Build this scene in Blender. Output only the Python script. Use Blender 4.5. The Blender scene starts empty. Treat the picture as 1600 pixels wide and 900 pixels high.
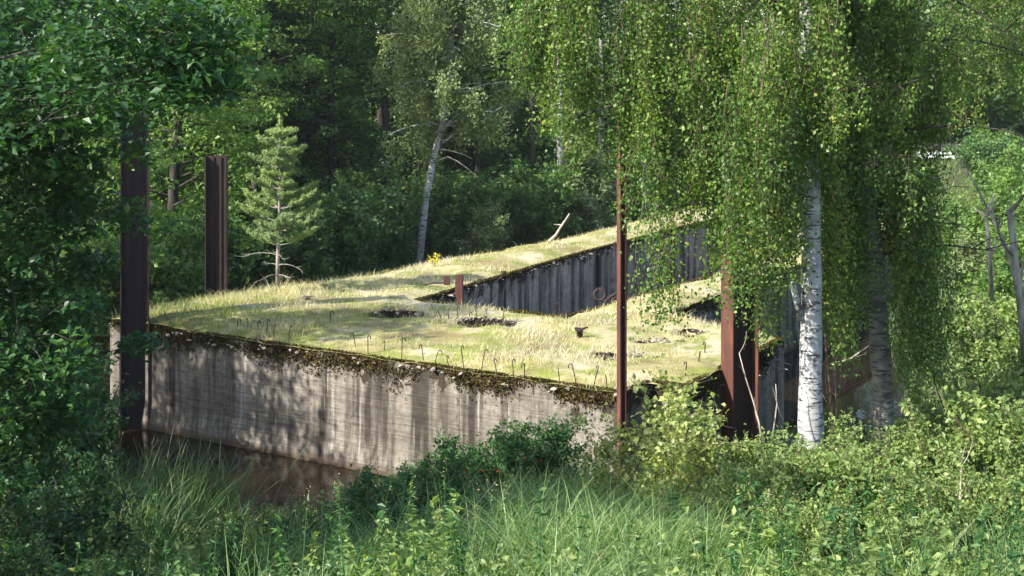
import bpy, math, random
import numpy as np
from mathutils import Vector, noise as mnoise

# ------------------------------------------------------------------ camera, sky, sun, exposure
SC = bpy.context.scene
COL = SC.collection
F, CX, HY, CAMZ = 2250.0, 800.0, 100.0, 7.0
cam = bpy.data.cameras.new('camera')
camo = bpy.data.objects.new('camera', cam)
COL.objects.link(camo)
camo.location = (0, 0, CAMZ)
camo.rotation_euler = (math.radians(90), 0, 0)
cam.sensor_width = 36
cam.lens = F / 1600 * 36
cam.shift_y = -(450 - HY) / 1600
cam.clip_start = 0.1
cam.clip_end = 1500
SC.camera = camo

SUN_DIR = Vector((-0.84, -0.54, 0)).normalized()      # horizontal direction towards the sun
SUN_EL = math.radians(37)
sdir = Vector((SUN_DIR.x * math.cos(SUN_EL), SUN_DIR.y * math.cos(SUN_EL), math.sin(SUN_EL)))
world = bpy.data.worlds.new('World')
SC.world = world
world.use_nodes = True
wn = world.node_tree
bg = wn.nodes['Background']
sky = wn.nodes.new('ShaderNodeTexSky')
sky.sky_type = 'NISHITA'
sky.sun_disc = False
sky.sun_elevation = SUN_EL
sky.sun_rotation = math.atan2(SUN_DIR.x, SUN_DIR.y)
sky.air_density = 1.0
sky.dust_density = 1.5
wn.links.new(sky.outputs[0], bg.inputs[0])
bg.inputs[1].default_value = 0.15
sun = bpy.data.lights.new('sun', 'SUN')
sun.energy = 5.0
sun.angle = math.radians(0.5)
sun.color = (1.0, 0.94, 0.84)
suno = bpy.data.objects.new('sun', sun)
COL.objects.link(suno)
suno.rotation_euler = sdir.to_track_quat('Z', 'Y').to_euler()
suno.location = (-20, -10, 30)
SC.view_settings.view_transform = 'Standard'
SC.view_settings.look = 'None'
SC.view_settings.gamma = 1
SC.view_settings.exposure = 1.22
SC.render.engine = 'CYCLES'
SC.cycles.max_bounces = 8
SC.cycles.diffuse_bounces = 4
SC.cycles.transmission_bounces = 4

rng = np.random.default_rng(7)
random.seed(7)

# ------------------------------------------------------------------ helpers
def W(px, py, d):
    """point seen at pixel (px,py) of the 1600x900 photograph, d metres ahead"""
    return np.array([(px - CX) * d / F, d, CAMZ - (py - HY) * d / F])

def T(px, py, z=1.95):
    return W(px, py, F * (CAMZ - z) / (py - HY))

def tag(o, label=None, cat=None, group=None, kind=None):
    if label: o['label'] = label
    if cat: o['category'] = cat
    if group: o['group'] = group
    if kind: o['kind'] = kind
    return o

def empty(name, loc, label, cat, group=None, rz=0):
    o = bpy.data.objects.new(name, None)
    COL.objects.link(o)
    o.empty_display_size = 0.2
    o.location = [float(c) for c in loc]
    o.rotation_euler = (0, 0, rz)
    return tag(o, label, cat, group)

class MB:
    """collects vertices and faces (tris / quads) with one tint value per face"""
    def __init__(s):
        s.v, s.f3, s.f4, s.t3, s.t4, s.n = [], [], [], [], [], 0
    def add(s, verts, quads=None, tris=None, tint=0.5):
        verts = np.asarray(verts, float).reshape(-1, 3)
        if quads is not None and len(quads):
            q = np.asarray(quads, int).reshape(-1, 4) + s.n
            s.f4.append(q); s.t4.append(np.broadcast_to(np.asarray(tint, float), (len(q),)))
        if tris is not None and len(tris):
            t = np.asarray(tris, int).reshape(-1, 3) + s.n
            s.f3.append(t)
            tt = tint if np.ndim(tint) == 0 else (tint if len(tint) == len(t) else 0.5)
            s.t3.append(np.broadcast_to(np.asarray(tt, float), (len(t),)))
        s.v.append(verts); s.n += len(verts)
        return s
    def tube(s, pts, rad, sides=8, cap=True, tint=0.5, flat=1.0):
        pts = np.asarray(pts, float); n = len(pts)
        rad = np.broadcast_to(np.asarray(rad, float), (n,))
        tan = np.gradient(pts, axis=0)
        tan /= np.linalg.norm(tan, axis=1)[:, None] + 1e-9
        ref = np.array([0, 0, 1.0]) if abs(tan[0][2]) < .9 else np.array([1.0, 0, 0])
        a = np.cross(tan, ref); a /= np.linalg.norm(a, axis=1)[:, None] + 1e-9
        b = np.cross(tan, a)
        th = np.arange(sides) / sides * 2 * np.pi
        ring = (a[:, None, :] * np.cos(th)[None, :, None] + b[:, None, :] * np.sin(th)[None, :, None] * flat) * rad[:, None, None]
        v = (pts[:, None, :] + ring).reshape(-1, 3)
        q = []
        for i in range(n - 1):
            for j in range(sides):
                k = (j + 1) % sides
                q.append((i * sides + j, i * sides + k, (i + 1) * sides + k, (i + 1) * sides + j))
        t = []
        if cap:
            v = np.vstack([v, pts[0], pts[-1]])
            c0, c1 = n * sides, n * sides + 1
            for j in range(sides):
                k = (j + 1) % sides
                t.append((c0, k, j)); t.append((c1, (n - 1) * sides + j, (n - 1) * sides + k))
        return s.add(v, q, t, tint)
    def prism(s, prof, z0, z1, origin=(0, 0, 0), ang=0.0, tint=0.5, topcut=0.0):
        """extrudes a closed 2D profile (a convex or thin-walled outline given as a list of convex quads)"""
        c, sn = math.cos(ang), math.sin(ang)
        for quad in prof:
            v = []
            for z in (z0, z1):
                for (x, y) in quad:
                    zz = z + (topcut * x if z == z1 else 0)
                    v.append((origin[0] + c * x - sn * y, origin[1] + sn * x + c * y, origin[2] + zz))
            n = len(quad)
            q = [(i, (i + 1) % n, n + (i + 1) % n, n + i) for i in range(n)]
            t = [(0, i + 1, i) for i in range(1, n - 1)] + [(n, n + i, n + i + 1) for i in range(1, n - 1)]
            s.add(v, q, t, tint)
        return s
    def box(s, c, size, rz=0, tint=.5):
        x, y = size[0] / 2, size[1] / 2
        return s.prism([[(-x, -y), (x, -y), (x, y), (-x, y)]], -size[2] / 2, size[2] / 2, c, rz, tint)
    def build(s, name, mat, parent=None, smooth=False, origin=None):
        v = np.vstack(s.v) if s.v else np.zeros((0, 3))
        if origin is not None:
            v = v - np.asarray(origin, float)
        f4 = np.vstack(s.f4) if s.f4 else np.zeros((0, 4), int)
        f3 = np.vstack(s.f3) if s.f3 else np.zeros((0, 3), int)
        t = np.concatenate(s.t4 + s.t3) if (s.t4 or s.t3) else np.zeros(0)
        me = bpy.data.meshes.new(name)
        me.vertices.add(len(v)); me.vertices.foreach_set('co', v.astype(np.float32).ravel())
        nl = len(f4) * 4 + len(f3) * 3
        me.loops.add(nl); me.polygons.add(len(f4) + len(f3))
        me.loops.foreach_set('vertex_index', np.concatenate([f4.ravel(), f3.ravel()]).astype(np.int32))
        starts = np.concatenate([np.arange(len(f4)) * 4, len(f4) * 4 + np.arange(len(f3)) * 3])
        me.polygons.foreach_set('loop_start', starts.astype(np.int32))
        a = me.attributes.new('tint', 'FLOAT', 'FACE')
        a.data.foreach_set('value', t.astype(np.float32))
        me.polygons.foreach_set('use_smooth', np.full(len(me.polygons), bool(smooth)))
        me.update(calc_edges=True)
        me.materials.append(mat)
        o = bpy.data.objects.new(name, me)
        COL.objects.link(o)
        if parent is not None: o.parent = parent
        if origin is not None and parent is None: o.location = [float(c) for c in origin]
        return o

def unit(v):
    return v / (np.linalg.norm(v, axis=-1, keepdims=True) + 1e-9)

def leaves(mb, P, size, up=0.35, down=0.0, aspect=0.62, tint=None, r=rng, axis=None):
    """one small folded rhombic leaf per point"""
    P = np.asarray(P, float); n = len(P)
    if n == 0: return
    nor = unit(r.normal(size=(n, 3)) + np.array([0, 0, up * 3]))
    ax = r.normal(size=(n, 3)) + np.array([0, 0, -down * 3])
    if axis is not None: ax = ax * .6 + axis
    ax = unit(ax - nor * np.sum(ax * nor, axis=1, keepdims=True))
    bx = np.cross(nor, ax)
    L = size * r.uniform(.6, 1.35, (n, 1)); B = L * aspect
    v = np.stack([P - ax * L * .5, P + bx * B * .5 + nor * L * .10 - ax * L * .08, P + ax * L * .5, P - bx * B * .5 + nor * L * .10 - ax * L * .08], axis=1).reshape(-1, 3)
    q = np.arange(n * 4).reshape(n, 4)
    if tint is None: tint = r.uniform(0, 1, n)
    mb.add(v, q, None, tint)

def blades(mb, B, h, w, lean=.35, droop=.5, segs=3, r=rng, tint=None, heading=None):
    """bent tapering blades rooted at the points B"""
    B = np.asarray(B, float); n = len(B)
    if n == 0: return
    h = np.broadcast_to(np.asarray(h, float), (n,)); w = np.broadcast_to(np.asarray(w, float), (n,))
    th = r.uniform(0, 2 * np.pi, n) if heading is None else heading
    d = np.stack([np.cos(th), np.sin(th), np.zeros(n)], 1)
    ph = th + np.pi / 2 + r.normal(0, .8, n)
    side = np.stack([np.cos(ph), np.sin(ph), np.zeros(n)], 1)
    le = r.uniform(.1, 1, n) * lean; dr = r.uniform(.2, 1, n) * droop
    rows = []
    for k in range(segs + 1):
        s = k / segs
        horiz = (le * s + dr * s * s) * h
        vert = (s - .45 * dr * s * s * s) * h
        c = B + d * horiz[:, None] + np.array([0, 0, 1.0]) * vert[:, None]
        ww = w * (1 - s) ** .7 if k < segs else w * 0
        if k < segs:
            rows.append(c - side * ww[:, None] / 2); rows.append(c + side * ww[:, None] / 2)
        else:
            rows.append(c)
    V = np.stack(rows, 1); m = V.shape[1]
    off = (np.arange(n) * m)[:, None]
    q = [np.array([2 * k, 2 * k + 1, 2 * k + 3, 2 * k + 2])[None] + off for k in range(segs - 1)]
    t = np.array([2 * segs - 2, 2 * segs - 1, 2 * segs])[None] + off
    if tint is None: tint = r.uniform(0, 1, n)
    base = mb.n
    mb.v.append(V.reshape(-1, 3)); mb.n += n * m
    for qq in q:
        mb.f4.append(qq + base); mb.t4.append(tint)
    mb.f3.append(t + base); mb.t3.append(tint)

def vnoise(P, scale, seed=0.0):
    return np.array([mnoise.noise(Vector((float(p[0]) * scale + seed, float(p[1]) * scale - seed, seed * .37))) for p in P])

# ------------------------------------------------------------------ materials
def new_mat(name):
    m = bpy.data.materials.new(name); m.use_nodes = True
    nt = m.node_tree
    return m, nt, nt.nodes['Principled BSDF'], nt.nodes['Material Output']

def ramp(nt, stops, fac=None, interp='LINEAR'):
    n = nt.nodes.new('ShaderNodeValToRGB'); n.color_ramp.interpolation = interp
    while len(n.color_ramp.elements) < len(stops): n.color_ramp.elements.new(.5)
    for e, (p, c) in zip(n.color_ramp.elements, stops):
        e.position = p; e.color = (c[0], c[1], c[2], 1) if not np.isscalar(c) else (c, c, c, 1)
    if fac is not None: nt.links.new(fac, n.inputs[0])
    return n

def tex_noise(nt, scale, detail=4, mapping=None, rough=.55, kind='Object'):
    tc = nt.nodes.new('ShaderNodeTexCoord'); src = tc.outputs[kind]
    if mapping is not None:
        mp = nt.nodes.new('ShaderNodeMapping'); nt.links.new(src, mp.inputs[0])
        mp.inputs['Scale'].default_value = mapping; src = mp.outputs[0]
    n = nt.nodes.new('ShaderNodeTexNoise'); nt.links.new(src, n.inputs['Vector'])
    n.inputs['Scale'].default_value = scale; n.inputs['Detail'].default_value = detail
    n.inputs['Roughness'].default_value = rough
    return n

def mix(nt, a, b, fac, mode='MIX'):
    n = nt.nodes.new('ShaderNodeMix'); n.data_type = 'RGBA'; n.blend_type = mode
    for s, i in ((a, 6), (b, 7)):
        if hasattr(s, 'is_output'): nt.links.new(s, n.inputs[i])
        else: n.inputs[i].default_value = (s[0], s[1], s[2], 1)
    if hasattr(fac, 'is_output'): nt.links.new(fac, n.inputs[0])
    else: n.inputs[0].default_value = fac
    return n.outputs[2]

def math_n(nt, op, a, b=None, clamp=False):
    n = nt.nodes.new('ShaderNodeMath'); n.operation = op; n.use_clamp = clamp
    for i, s in enumerate((a, b)):
        if s is None: continue
        if hasattr(s, 'is_output'): nt.links.new(s, n.inputs[i])
        else: n.inputs[i].default_value = s
    return n.outputs[0]

def leaf_mat(name, stops, trans=.35, rough=.45, spec=.35, tcol=(1.5, 1.7, .6)):
    m, nt, p, out = new_mat(name)
    at = nt.nodes.new('ShaderNodeAttribute'); at.attribute_name = 'tint'
    r = ramp(nt, stops, at.outputs['Fac'])
    big = tex_noise(nt, .9, 2)
    c = mix(nt, r.outputs[0], mix(nt, r.outputs[0], (1.25, 1.2, .8), 1.0, 'MULTIPLY'), ramp(nt, [(.4, 0.0), (.65, 1.0)], big.outputs[0]).outputs[0])
    nt.links.new(c, p.inputs['Base Color'])
    p.inputs['Roughness'].default_value = rough
    p.inputs['Specular IOR Level'].default_value = spec
    tr = nt.nodes.new('ShaderNodeBsdfTranslucent')
    nt.links.new(mix(nt, c, tcol, 1.0, 'MULTIPLY'), tr.inputs[0])
    ms = nt.nodes.new('ShaderNodeMixShader'); ms.inputs[0].default_value = trans
    nt.links.new(p.outputs[0], ms.inputs[1]); nt.links.new(tr.outputs[0], ms.inputs[2])
    nt.links.new(ms.outputs[0], out.inputs[0])
    return m

def simple_mat(name, c1, c2, scale=6, rough=.8, mapping=None, bump=.3, detail=5, pos=(.35, .65)):
    m, nt, p, out = new_mat(name)
    n = tex_noise(nt, scale, detail, mapping)
    r = ramp(nt, [(pos[0], c1), (pos[1], c2)], n.outputs[0])
    nt.links.new(r.outputs[0], p.inputs['Base Color'])
    p.inputs['Roughness'].default_value = rough
    p.inputs['Specular IOR Level'].default_value = .25
    if bump:
        b = nt.nodes.new('ShaderNodeBump'); b.inputs['Strength'].default_value = bump; b.inputs['Distance'].default_value = .03
        nt.links.new(n.outputs[0], b.inputs['Height']); nt.links.new(b.outputs[0], p.inputs['Normal'])
    return m

M = {}
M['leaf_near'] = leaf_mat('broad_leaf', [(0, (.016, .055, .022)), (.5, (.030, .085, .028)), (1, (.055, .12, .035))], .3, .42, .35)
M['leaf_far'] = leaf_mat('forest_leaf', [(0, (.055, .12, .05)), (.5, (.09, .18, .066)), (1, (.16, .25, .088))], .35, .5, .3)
M['leaf_bright'] = leaf_mat('bright_forest_leaf', [(0, (.07, .14, .04)), (.5, (.11, .20, .055)), (1, (.18, .27, .08))], .4, .45, .35)
M['leaf_willow'] = leaf_mat('grey_green_leaf', [(0, (.11, .16, .075)), (.5, (.17, .22, .105)), (1, (.25, .30, .16))], .35, .5, .3)
M['leaf_birch'] = leaf_mat('birch_leaf', [(0, (.040, .095, .020)), (.5, (.085, .16, .034)), (.97, (.21, .28, .09)), (1, (.30, .30, .08))], .38, .46, .4, (1.6, 1.8, .5))
M['leaf_hazel'] = leaf_mat('pale_shrub_leaf', [(0, (.18, .23, .07)), (.5, (.29, .34, .12)), (1, (.42, .44, .20))], .4, .4, .4)
M['leaf_rose'] = leaf_mat('rose_leaf', [(0, (.024, .075, .026)), (.6, (.045, .12, .038)), (1, (.075, .16, .05))], .3, .45, .35)
M['leaf_shrub'] = leaf_mat('shrub_leaf', [(0, (.08, .14, .04)), (.5, (.14, .21, .07)), (1, (.25, .31, .13))], .35, .45, .35)
M['needle'] = leaf_mat('pine_needle', [(0, (.12, .19, .08)), (.5, (.20, .28, .12)), (1, (.31, .38, .19))], .2, .5, .3)
M['spruce'] = leaf_mat('spruce_needle', [(0, (.025, .065, .035)), (1, (.06, .12, .055))], .15, .55, .25)
M['reed'] = leaf_mat('reed_leaf', [(0, (.035, .085, .035)), (.6, (.06, .13, .05)), (.92, (.10, .16, .07)), (1, (.30, .26, .15))], .3, .45, .3)
M['grass'] = leaf_mat('lush_grass', [(0, (.08, .15, .06)), (.5, (.13, .22, .085)), (.93, (.22, .31, .14)), (1, (.33, .31, .18))], .4, .4, .35)
M['dry_grass'] = leaf_mat('dry_grass', [(0, (.15, .21, .05)), (.3, (.36, .37, .21)), (.6, (.52, .48, .36)), (1, (.67, .62, .50))], .3, .55, .2, (1.1, 1.05, .8))
M['moss'] = leaf_mat('moss', [(0, (.022, .016, .010)), (.6, (.055, .042, .018)), (1, (.10, .085, .025))], .1, .8, .1)
M['bark'] = simple_mat('dark_bark', (.018, .016, .013), (.06, .053, .045), 9, .9, (1, 1, .25), .5)
M['grey_bark'] = simple_mat('grey_bark', (.13, .12, .10), (.34, .31, .27), 9, .9, (1, 1, .3), .4)
M['twig'] = simple_mat('twig', (.06, .04, .03), (.14, .10, .07), 10, .8, None, 0)
M['deadwood'] = simple_mat('bleached_deadwood', (.25, .20, .15), (.50, .44, .36), 14, .85, (1, 1, .3), .2)
M['stone'] = simple_mat('broken_concrete', (.10, .08, .06), (.40, .35, .29), 3.5, .95, None, .6, 6, (.42, .62))
M['soil'] = simple_mat('bare_soil', (.035, .028, .018), (.10, .08, .05), 2.5, .95)
M['pit'] = simple_mat('dark_pit_floor', (.012, .010, .008), (.035, .028, .02), 5, .95)
M['galv'] = simple_mat('galvanised_steel', (.55, .57, .58), (.70, .72, .74), 8, .45, None, 0)
M['asphalt'] = simple_mat('asphalt', (.045, .045, .047), (.065, .065, .065), 30, .9, None, .1)
M['hip'] = simple_mat('rose_hip', (.45, .03, .015), (.60, .06, .02), 8, .35, None, 0)
M['flower'] = simple_mat('yellow_flower', (.65, .55, .03), (.75, .65, .05), 8, .6, None, 0)

# birch bark
m, nt, p, out = new_mat('birch_bark'); M['birch_bark'] = m
n1 = tex_noise(nt, 2.2, 5, (2.2, 2.2, 13), .62)
n2 = tex_noise(nt, 1.0, 4, (3, 3, 5), .6)
n3 = tex_noise(nt, 6, 3, (1, 1, 1.2))
base = ramp(nt, [(.3, (.24, .24, .245)), (.7, (.46, .46, .465))], n3.outputs[0]).outputs[0]
mask = ramp(nt, [(.56, 0.0), (.60, 1.0)], n1.outputs[0]).outputs[0]
mask2 = ramp(nt, [(.62, 0.0), (.67, 1.0)], n2.outputs[0]).outputs[0]
c = mix(nt, base, (.05, .045, .04), mask)
c = mix(nt, c, (.07, .06, .055), mask2)
nt.links.new(c, p.inputs['Base Color']); p.inputs['Roughness'].default_value = .7
bmp = nt.nodes.new('ShaderNodeBump'); bmp.inputs['Strength'].default_value = .4; bmp.inputs['Distance'].default_value = .02
nt.links.new(n1.outputs[0], bmp.inputs['Height']); nt.links.new(bmp.outputs[0], p.inputs['Normal'])
m2 = m.copy(); m2.name = 'dark_birch_bark'; M['birch_bark_dark'] = m2
for nd in m2.node_tree.nodes:
    if nd.type == 'VALTORGB' and abs(nd.color_ramp.elements[0].position - .56) < .001:
        nd.color_ramp.elements[0].position = .50; nd.color_ramp.elements[1].position = .58
    if nd.type == 'VALTORGB' and abs(nd.color_ramp.elements[0].position - .3) < .001:
        nd.color_ramp.elements[0].color = (.10, .095, .08, 1); nd.color_ramp.elements[1].color = (.24, .23, .20, 1)

# rust
m, nt, p, out = new_mat('rust'); M['rust'] = m
n1 = tex_noise(nt, 5, 6, (1, 1, .22), .65)
n2 = tex_noise(nt, 30, 3)
c = ramp(nt, [(.28, (.030, .014, .011)), (.5, (.085, .028, .020)), (.72, (.17, .058, .036))], n1.outputs[0]).outputs[0]
c = mix(nt, c, (.06, .03, .022), ramp(nt, [(.55, 0.0), (.75, .6)], n2.outputs[0]).outputs[0])
nt.links.new(c, p.inputs['Base Color']); p.inputs['Roughness'].default_value = .75
bmp = nt.nodes.new('ShaderNodeBump'); bmp.inputs['Strength'].default_value = .25; bmp.inputs['Distance'].default_value = .01
nt.links.new(n2.outputs[0], bmp.inputs['Height']); nt.links.new(bmp.outputs[0], p.inputs['Normal'])
m2 = m.copy(); m2.name = 'dark_rust'; M['rust_dark'] = m2
for nd in m2.node_tree.nodes:
    if nd.type == 'VALTORGB' and len(nd.color_ramp.elements) == 3:
        for e, cc in zip(nd.color_ramp.elements, ((.010, .007, .007), (.024, .012, .011), (.055, .022, .018))): e.color = (*cc, 1)

# weathered concrete; boards run along (horizontal) or up (vertical)
def concrete(name, horizontal, dark=1.0):
    m, nt, p, out = new_mat(name)
    tc = nt.nodes.new('ShaderNodeTexCoord'); sep = nt.nodes.new('ShaderNodeSeparateXYZ')
    nt.links.new(tc.outputs['Object'], sep.inputs[0])
    Z = sep.outputs[2]
    fine = tex_noise(nt, 9, 6, None, .65)
    blotch = tex_noise(nt, 1.1, 5, None, .6)
    streak = tex_noise(nt, 3.2, 5, (1, 1, .07), .6)
    streak2 = tex_noise(nt, 7, 4, (1, 1, .05), .6)
    lines = tex_noise(nt, 1.0, 3, (.35, .35, 13) if horizontal else (7, 7, .2), .7)
    d = dark
    c = ramp(nt, [(.3, (.145 * d, .13 * d, .112 * d)), (.7, (.30 * d, .27 * d, .235 * d))], blotch.outputs[0]).outputs[0]
    c = mix(nt, c, (.62, .60, .56), ramp(nt, [(.4, 0.0), (.6, .75)], fine.outputs[0]).outputs[0], 'MULTIPLY')
    c = mix(nt, c, (.17, .16, .155), ramp(nt, [(.44, 0.0), (.60, .9)], streak.outputs[0]).outputs[0], 'MULTIPLY')
    c = mix(nt, c, (.50, .47, .42), ramp(nt, [(.60, 0.0), (.70, .45)], streak2.outputs[0]).outputs[0])
    c = mix(nt, c, (.45, .42, .40), ramp(nt, [(.50, 0.0), (.57, .5), (.61, 0.0)], lines.outputs[0]).outputs[0], 'MULTIPLY')
    if horizontal:
        fr_ = math_n(nt, 'FRACT', math_n(nt, 'ADD', math_n(nt, 'MULTIPLY', Z, 6.9), math_n(nt, 'MULTIPLY', blotch.outputs[0], .5)))
        ln_ = math_n(nt, 'MULTIPLY', ramp(nt, [(0.0, 1.0), (.07, 0.0)], fr_).outputs[0], ramp(nt, [(.42, 0.0), (.55, .8)], streak2.outputs[0]).outputs[0])
        c = mix(nt, c, (.35, .33, .32), ln_, 'MULTIPLY')
    # moss and dirt hanging from the crumbling top edge
    pn = tex_noise(nt, 2.6, 6, (1, 1, .8), .7)
    hgt = math_n(nt, 'MULTIPLY', math_n(nt, 'SUBTRACT', Z, .78), .36)
    s = math_n(nt, 'ADD', hgt, math_n(nt, 'SUBTRACT', pn.outputs[0], .5))
    c = mix(nt, c, (.028, .022, .015), ramp(nt, [(.345, 0.0), (.395, .95)], s).outputs[0])
    pn2 = tex_noise(nt, 14, 4, (1, 1, .5), .7)
    s2 = math_n(nt, 'ADD', math_n(nt, 'MULTIPLY', Z, .04), pn2.outputs[0])
    c = mix(nt, c, (.05, .045, .035), ramp(nt, [(.665, 0.0), (.69, .85)], s2).outputs[0])
    # damp band above the water
    s3 = math_n(nt, 'ADD', Z, math_n(nt, 'MULTIPLY', blotch.outputs[0], .15))
    c = mix(nt, (.07, .052, .036), c, ramp(nt, [(.12, 0.0), (.24, 1.0)], s3).outputs[0])
    nt.links.new(c, p.inputs['Base Color']); p.inputs['Roughness'].default_value = .9
    p.inputs['Specular IOR Level'].default_value = .2
    b = nt.nodes.new('ShaderNodeBump'); b.inputs['Strength'].default_value = .6; b.inputs['Distance'].default_value = .02
    hs = math_n(nt, 'ADD', fine.outputs[0], math_n(nt, 'MULTIPLY', lines.outputs[0], 1.5))
    nt.links.new(hs, b.inputs['Height']); nt.links.new(b.outputs[0], p.inputs['Normal'])
    return m
M['conc_h'] = concrete('board_marked_concrete', True)
M['conc_v'] = concrete('upright_board_concrete', False, 1.7)

# mossy turf
m, nt, p, out = new_mat('turf'); M['turf'] = m
a = tex_noise(nt, .7, 5, None, .6); b_ = tex_noise(nt, 4, 6, None, .7); c_ = tex_noise(nt, 1.6, 4)
c = ramp(nt, [(.35, (.18, .14, .055)), (.5, (.31, .28, .12)), (.68, (.46, .41, .28))], a.outputs[0]).outputs[0]
c = mix(nt, c, (.19, .22, .04), ramp(nt, [(.5, 0.0), (.58, .9)], c_.outputs[0]).outputs[0])
c = mix(nt, c, (.55, .50, .42), ramp(nt, [(.45, 0.0), (.75, .8)], b_.outputs[0]).outputs[0], 'MULTIPLY')
nt.links.new(c, p.inputs['Base Color']); p.inputs['Roughness'].default_value = .95
bmp = nt.nodes.new('ShaderNodeBump'); bmp.inputs['Strength'].default_value = .8; bmp.inputs['Distance'].default_value = .05
nt.links.new(b_.outputs[0], bmp.inputs['Height']); nt.links.new(bmp.outputs[0], p.inputs['Normal'])

# ground
m, nt, p, out = new_mat('ground'); M['ground'] = m
a = tex_noise(nt, .35, 5); b_ = tex_noise(nt, 3.5, 6)
c = ramp(nt, [(.4, (.030, .045, .015)), (.6, (.055, .075, .022))], a.outputs[0]).outputs[0]
c = mix(nt, c, (.045, .035, .022), ramp(nt, [(.5, 0.0), (.6, .8)], b_.outputs[0]).outputs[0])
at = nt.nodes.new('ShaderNodeAttribute'); at.attribute_name = 'tint'
c = mix(nt, c, mix(nt, (.34, .27, .19), (.22, .17, .11), ramp(nt, [(.4, 0.0), (.6, 1.0)], b_.outputs[0]).outputs[0]), ramp(nt, [(.85, 0.0), (.95, 1.0)], at.outputs['Fac']).outputs[0])
nt.links.new(c, p.inputs['Base Color']); p.inputs['Roughness'].default_value = .95
bmp = nt.nodes.new('ShaderNodeBump'); bmp.inputs['Strength'].default_value = .8; bmp.inputs['Distance'].default_value = .08
nt.links.new(b_.outputs[0], bmp.inputs['Height']); nt.links.new(bmp.outputs[0], p.inputs['Normal'])

# water
m, nt, p, out = new_mat('pond_water'); M['water'] = m
a = tex_noise(nt, .5, 3)
c = ramp(nt, [(.35, (.009, .007, .0045)), (.65, (.018, .011, .006))], a.outputs[0]).outputs[0]
nt.links.new(c, p.inputs['Base Color']); p.inputs['Roughness'].default_value = .04
p.inputs['IOR'].default_value = 1.33
w1 = tex_noise(nt, 2.2, 3, (1, .45, 1))
bmp = nt.nodes.new('ShaderNodeBump'); bmp.inputs['Strength'].default_value = .12; bmp.inputs['Distance'].default_value = .03
nt.links.new(w1.outputs[0], bmp.inputs['Height']); nt.links.new(bmp.outputs[0], p.inputs['Normal'])

# ------------------------------------------------------------------ ground, water
def ground_h(x, y):
    x = np.asarray(x, float); y = np.asarray(y, float)
    ys = 23.0 - 1.7 * np.exp(-((x + 3.8) / 1.5) ** 2) + 1.3 * np.exp(-((x - 1.5) / 3.4) ** 2) + .8 * np.clip((x - 4) / 3, 0, 1) * 2 - .5 * np.clip((-x - 4) / 4, 0, 1)
    near = np.where(y < ys - 2.5, .33 + (ys - 2.5 - y) * .235, (ys - y) * .132)
    near = np.minimum(near, 5.6)
    left = (-x - 12.5) * .22
    left = np.where(y < 36, left, left)
    right = (x - np.interp(y, [0, 24, 30, 45, 60, 80], [5.5, 6.8, 8.2, 12.3, 17, 22])) * .28
    right = np.minimum(right, .6 + np.maximum(0, (x - 12)) * .08)
    far = (y - np.interp(x, [-60, -14, -6, 1, 8, 14, 20, 60], [33, 37, 42, 49, 56, 60, 60, 55])) * .20
    emb = np.clip((y - np.interp(x, [10, 16, 30], [62, 55, 48])) * .33, -1, 3.0) * (x > 6)
    emb = np.where(x > 6, emb, -1)
    h = np.maximum.reduce([near, np.minimum(left, 3), right, np.minimum(far, 4.5), emb])
    return np.maximum(h, -.9)

def patch_noise(x, y, s=.8):
    return (np.sin(x * 1.7 * s + 1.3 * np.sin(y * .9 * s)) + np.sin(y * 2.1 * s + 1.7 * np.sin(x * 1.1 * s + 2)) + np.sin((x + y) * 3.7 * s)) / 3

gx = np.unique(np.concatenate([np.linspace(-400, -40, 13), np.arange(-40, 40, .55), np.linspace(40, 400, 13)]))
gy = np.unique(np.concatenate([np.linspace(-150, -5, 8), np.arange(-5, 85, .55), np.linspace(85, 600, 14)]))
X, Y = np.meshgrid(gx, gy)
Z = ground_h(X, Y) + .07 * patch_noise(X, Y)
nx, ny = len(gx), len(gy)
idx = np.arange(nx * ny).reshape(ny, nx)
q = np.stack([idx[:-1, :-1], idx[:-1, 1:], idx[1:, 1:], idx[1:, :-1]], -1).reshape(-1, 4)
cxm = X.ravel()[q].mean(1); cym = Y.ravel()[q].mean(1)
bare = ((cym > 44) & (cym < 56) & (cxm > 11) & (cxm < 22) & (cym < 50 + (cxm - 11) * .6)).astype(float)
g = MB().add(np.stack([X, Y, Z], -1).reshape(-1, 3), q, None, bare)
tag(g.build('ground', M['ground'], smooth=True), kind='structure')
def gz(x, y): return float(ground_h(x, y)) + .07 * float(patch_noise(x, y))
def G(x, y): return np.array([x, y, gz(x, y)])

wv = [(-60, 5, 0), (60, 5, 0), (60, 90, 0), (-60, 90, 0)]
tag(MB().add(wv, [(0, 1, 2, 3)]).build('water', M['water']), kind='structure')

# ------------------------------------------------------------------ concrete ruin
TOP = 1.95
P0 = T(975, 615)[:2]; L0 = T(172, 502)[:2]
N1 = P0 + np.array([.50, .74]); N2 = T(1073, 606)[:2]
E0 = T(1225, 530)[:2]; A2 = T(1045, 490)[:2]
A3 = np.array([11.9, 43.8]); F2 = np.array([11.6, 47.6]); F1 = np.array([6.3, 50.4]); LM = T(890, 372)[:2]
A = T(645, 470)[:2]; B = T(885, 497)[:2]; C2 = np.array([10.6, 44.7]); D = np.array([7.4, 48.3]); DM = T(893, 398)[:2]; DN = T(1060, 355)[:2]
BM = T(1120, 430)[:2]
outer = [P0, N1, N2, E0, A2, A3, F2, F1, LM, L0]
hole = [A, B, BM, C2, D, DN, DM]

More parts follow.
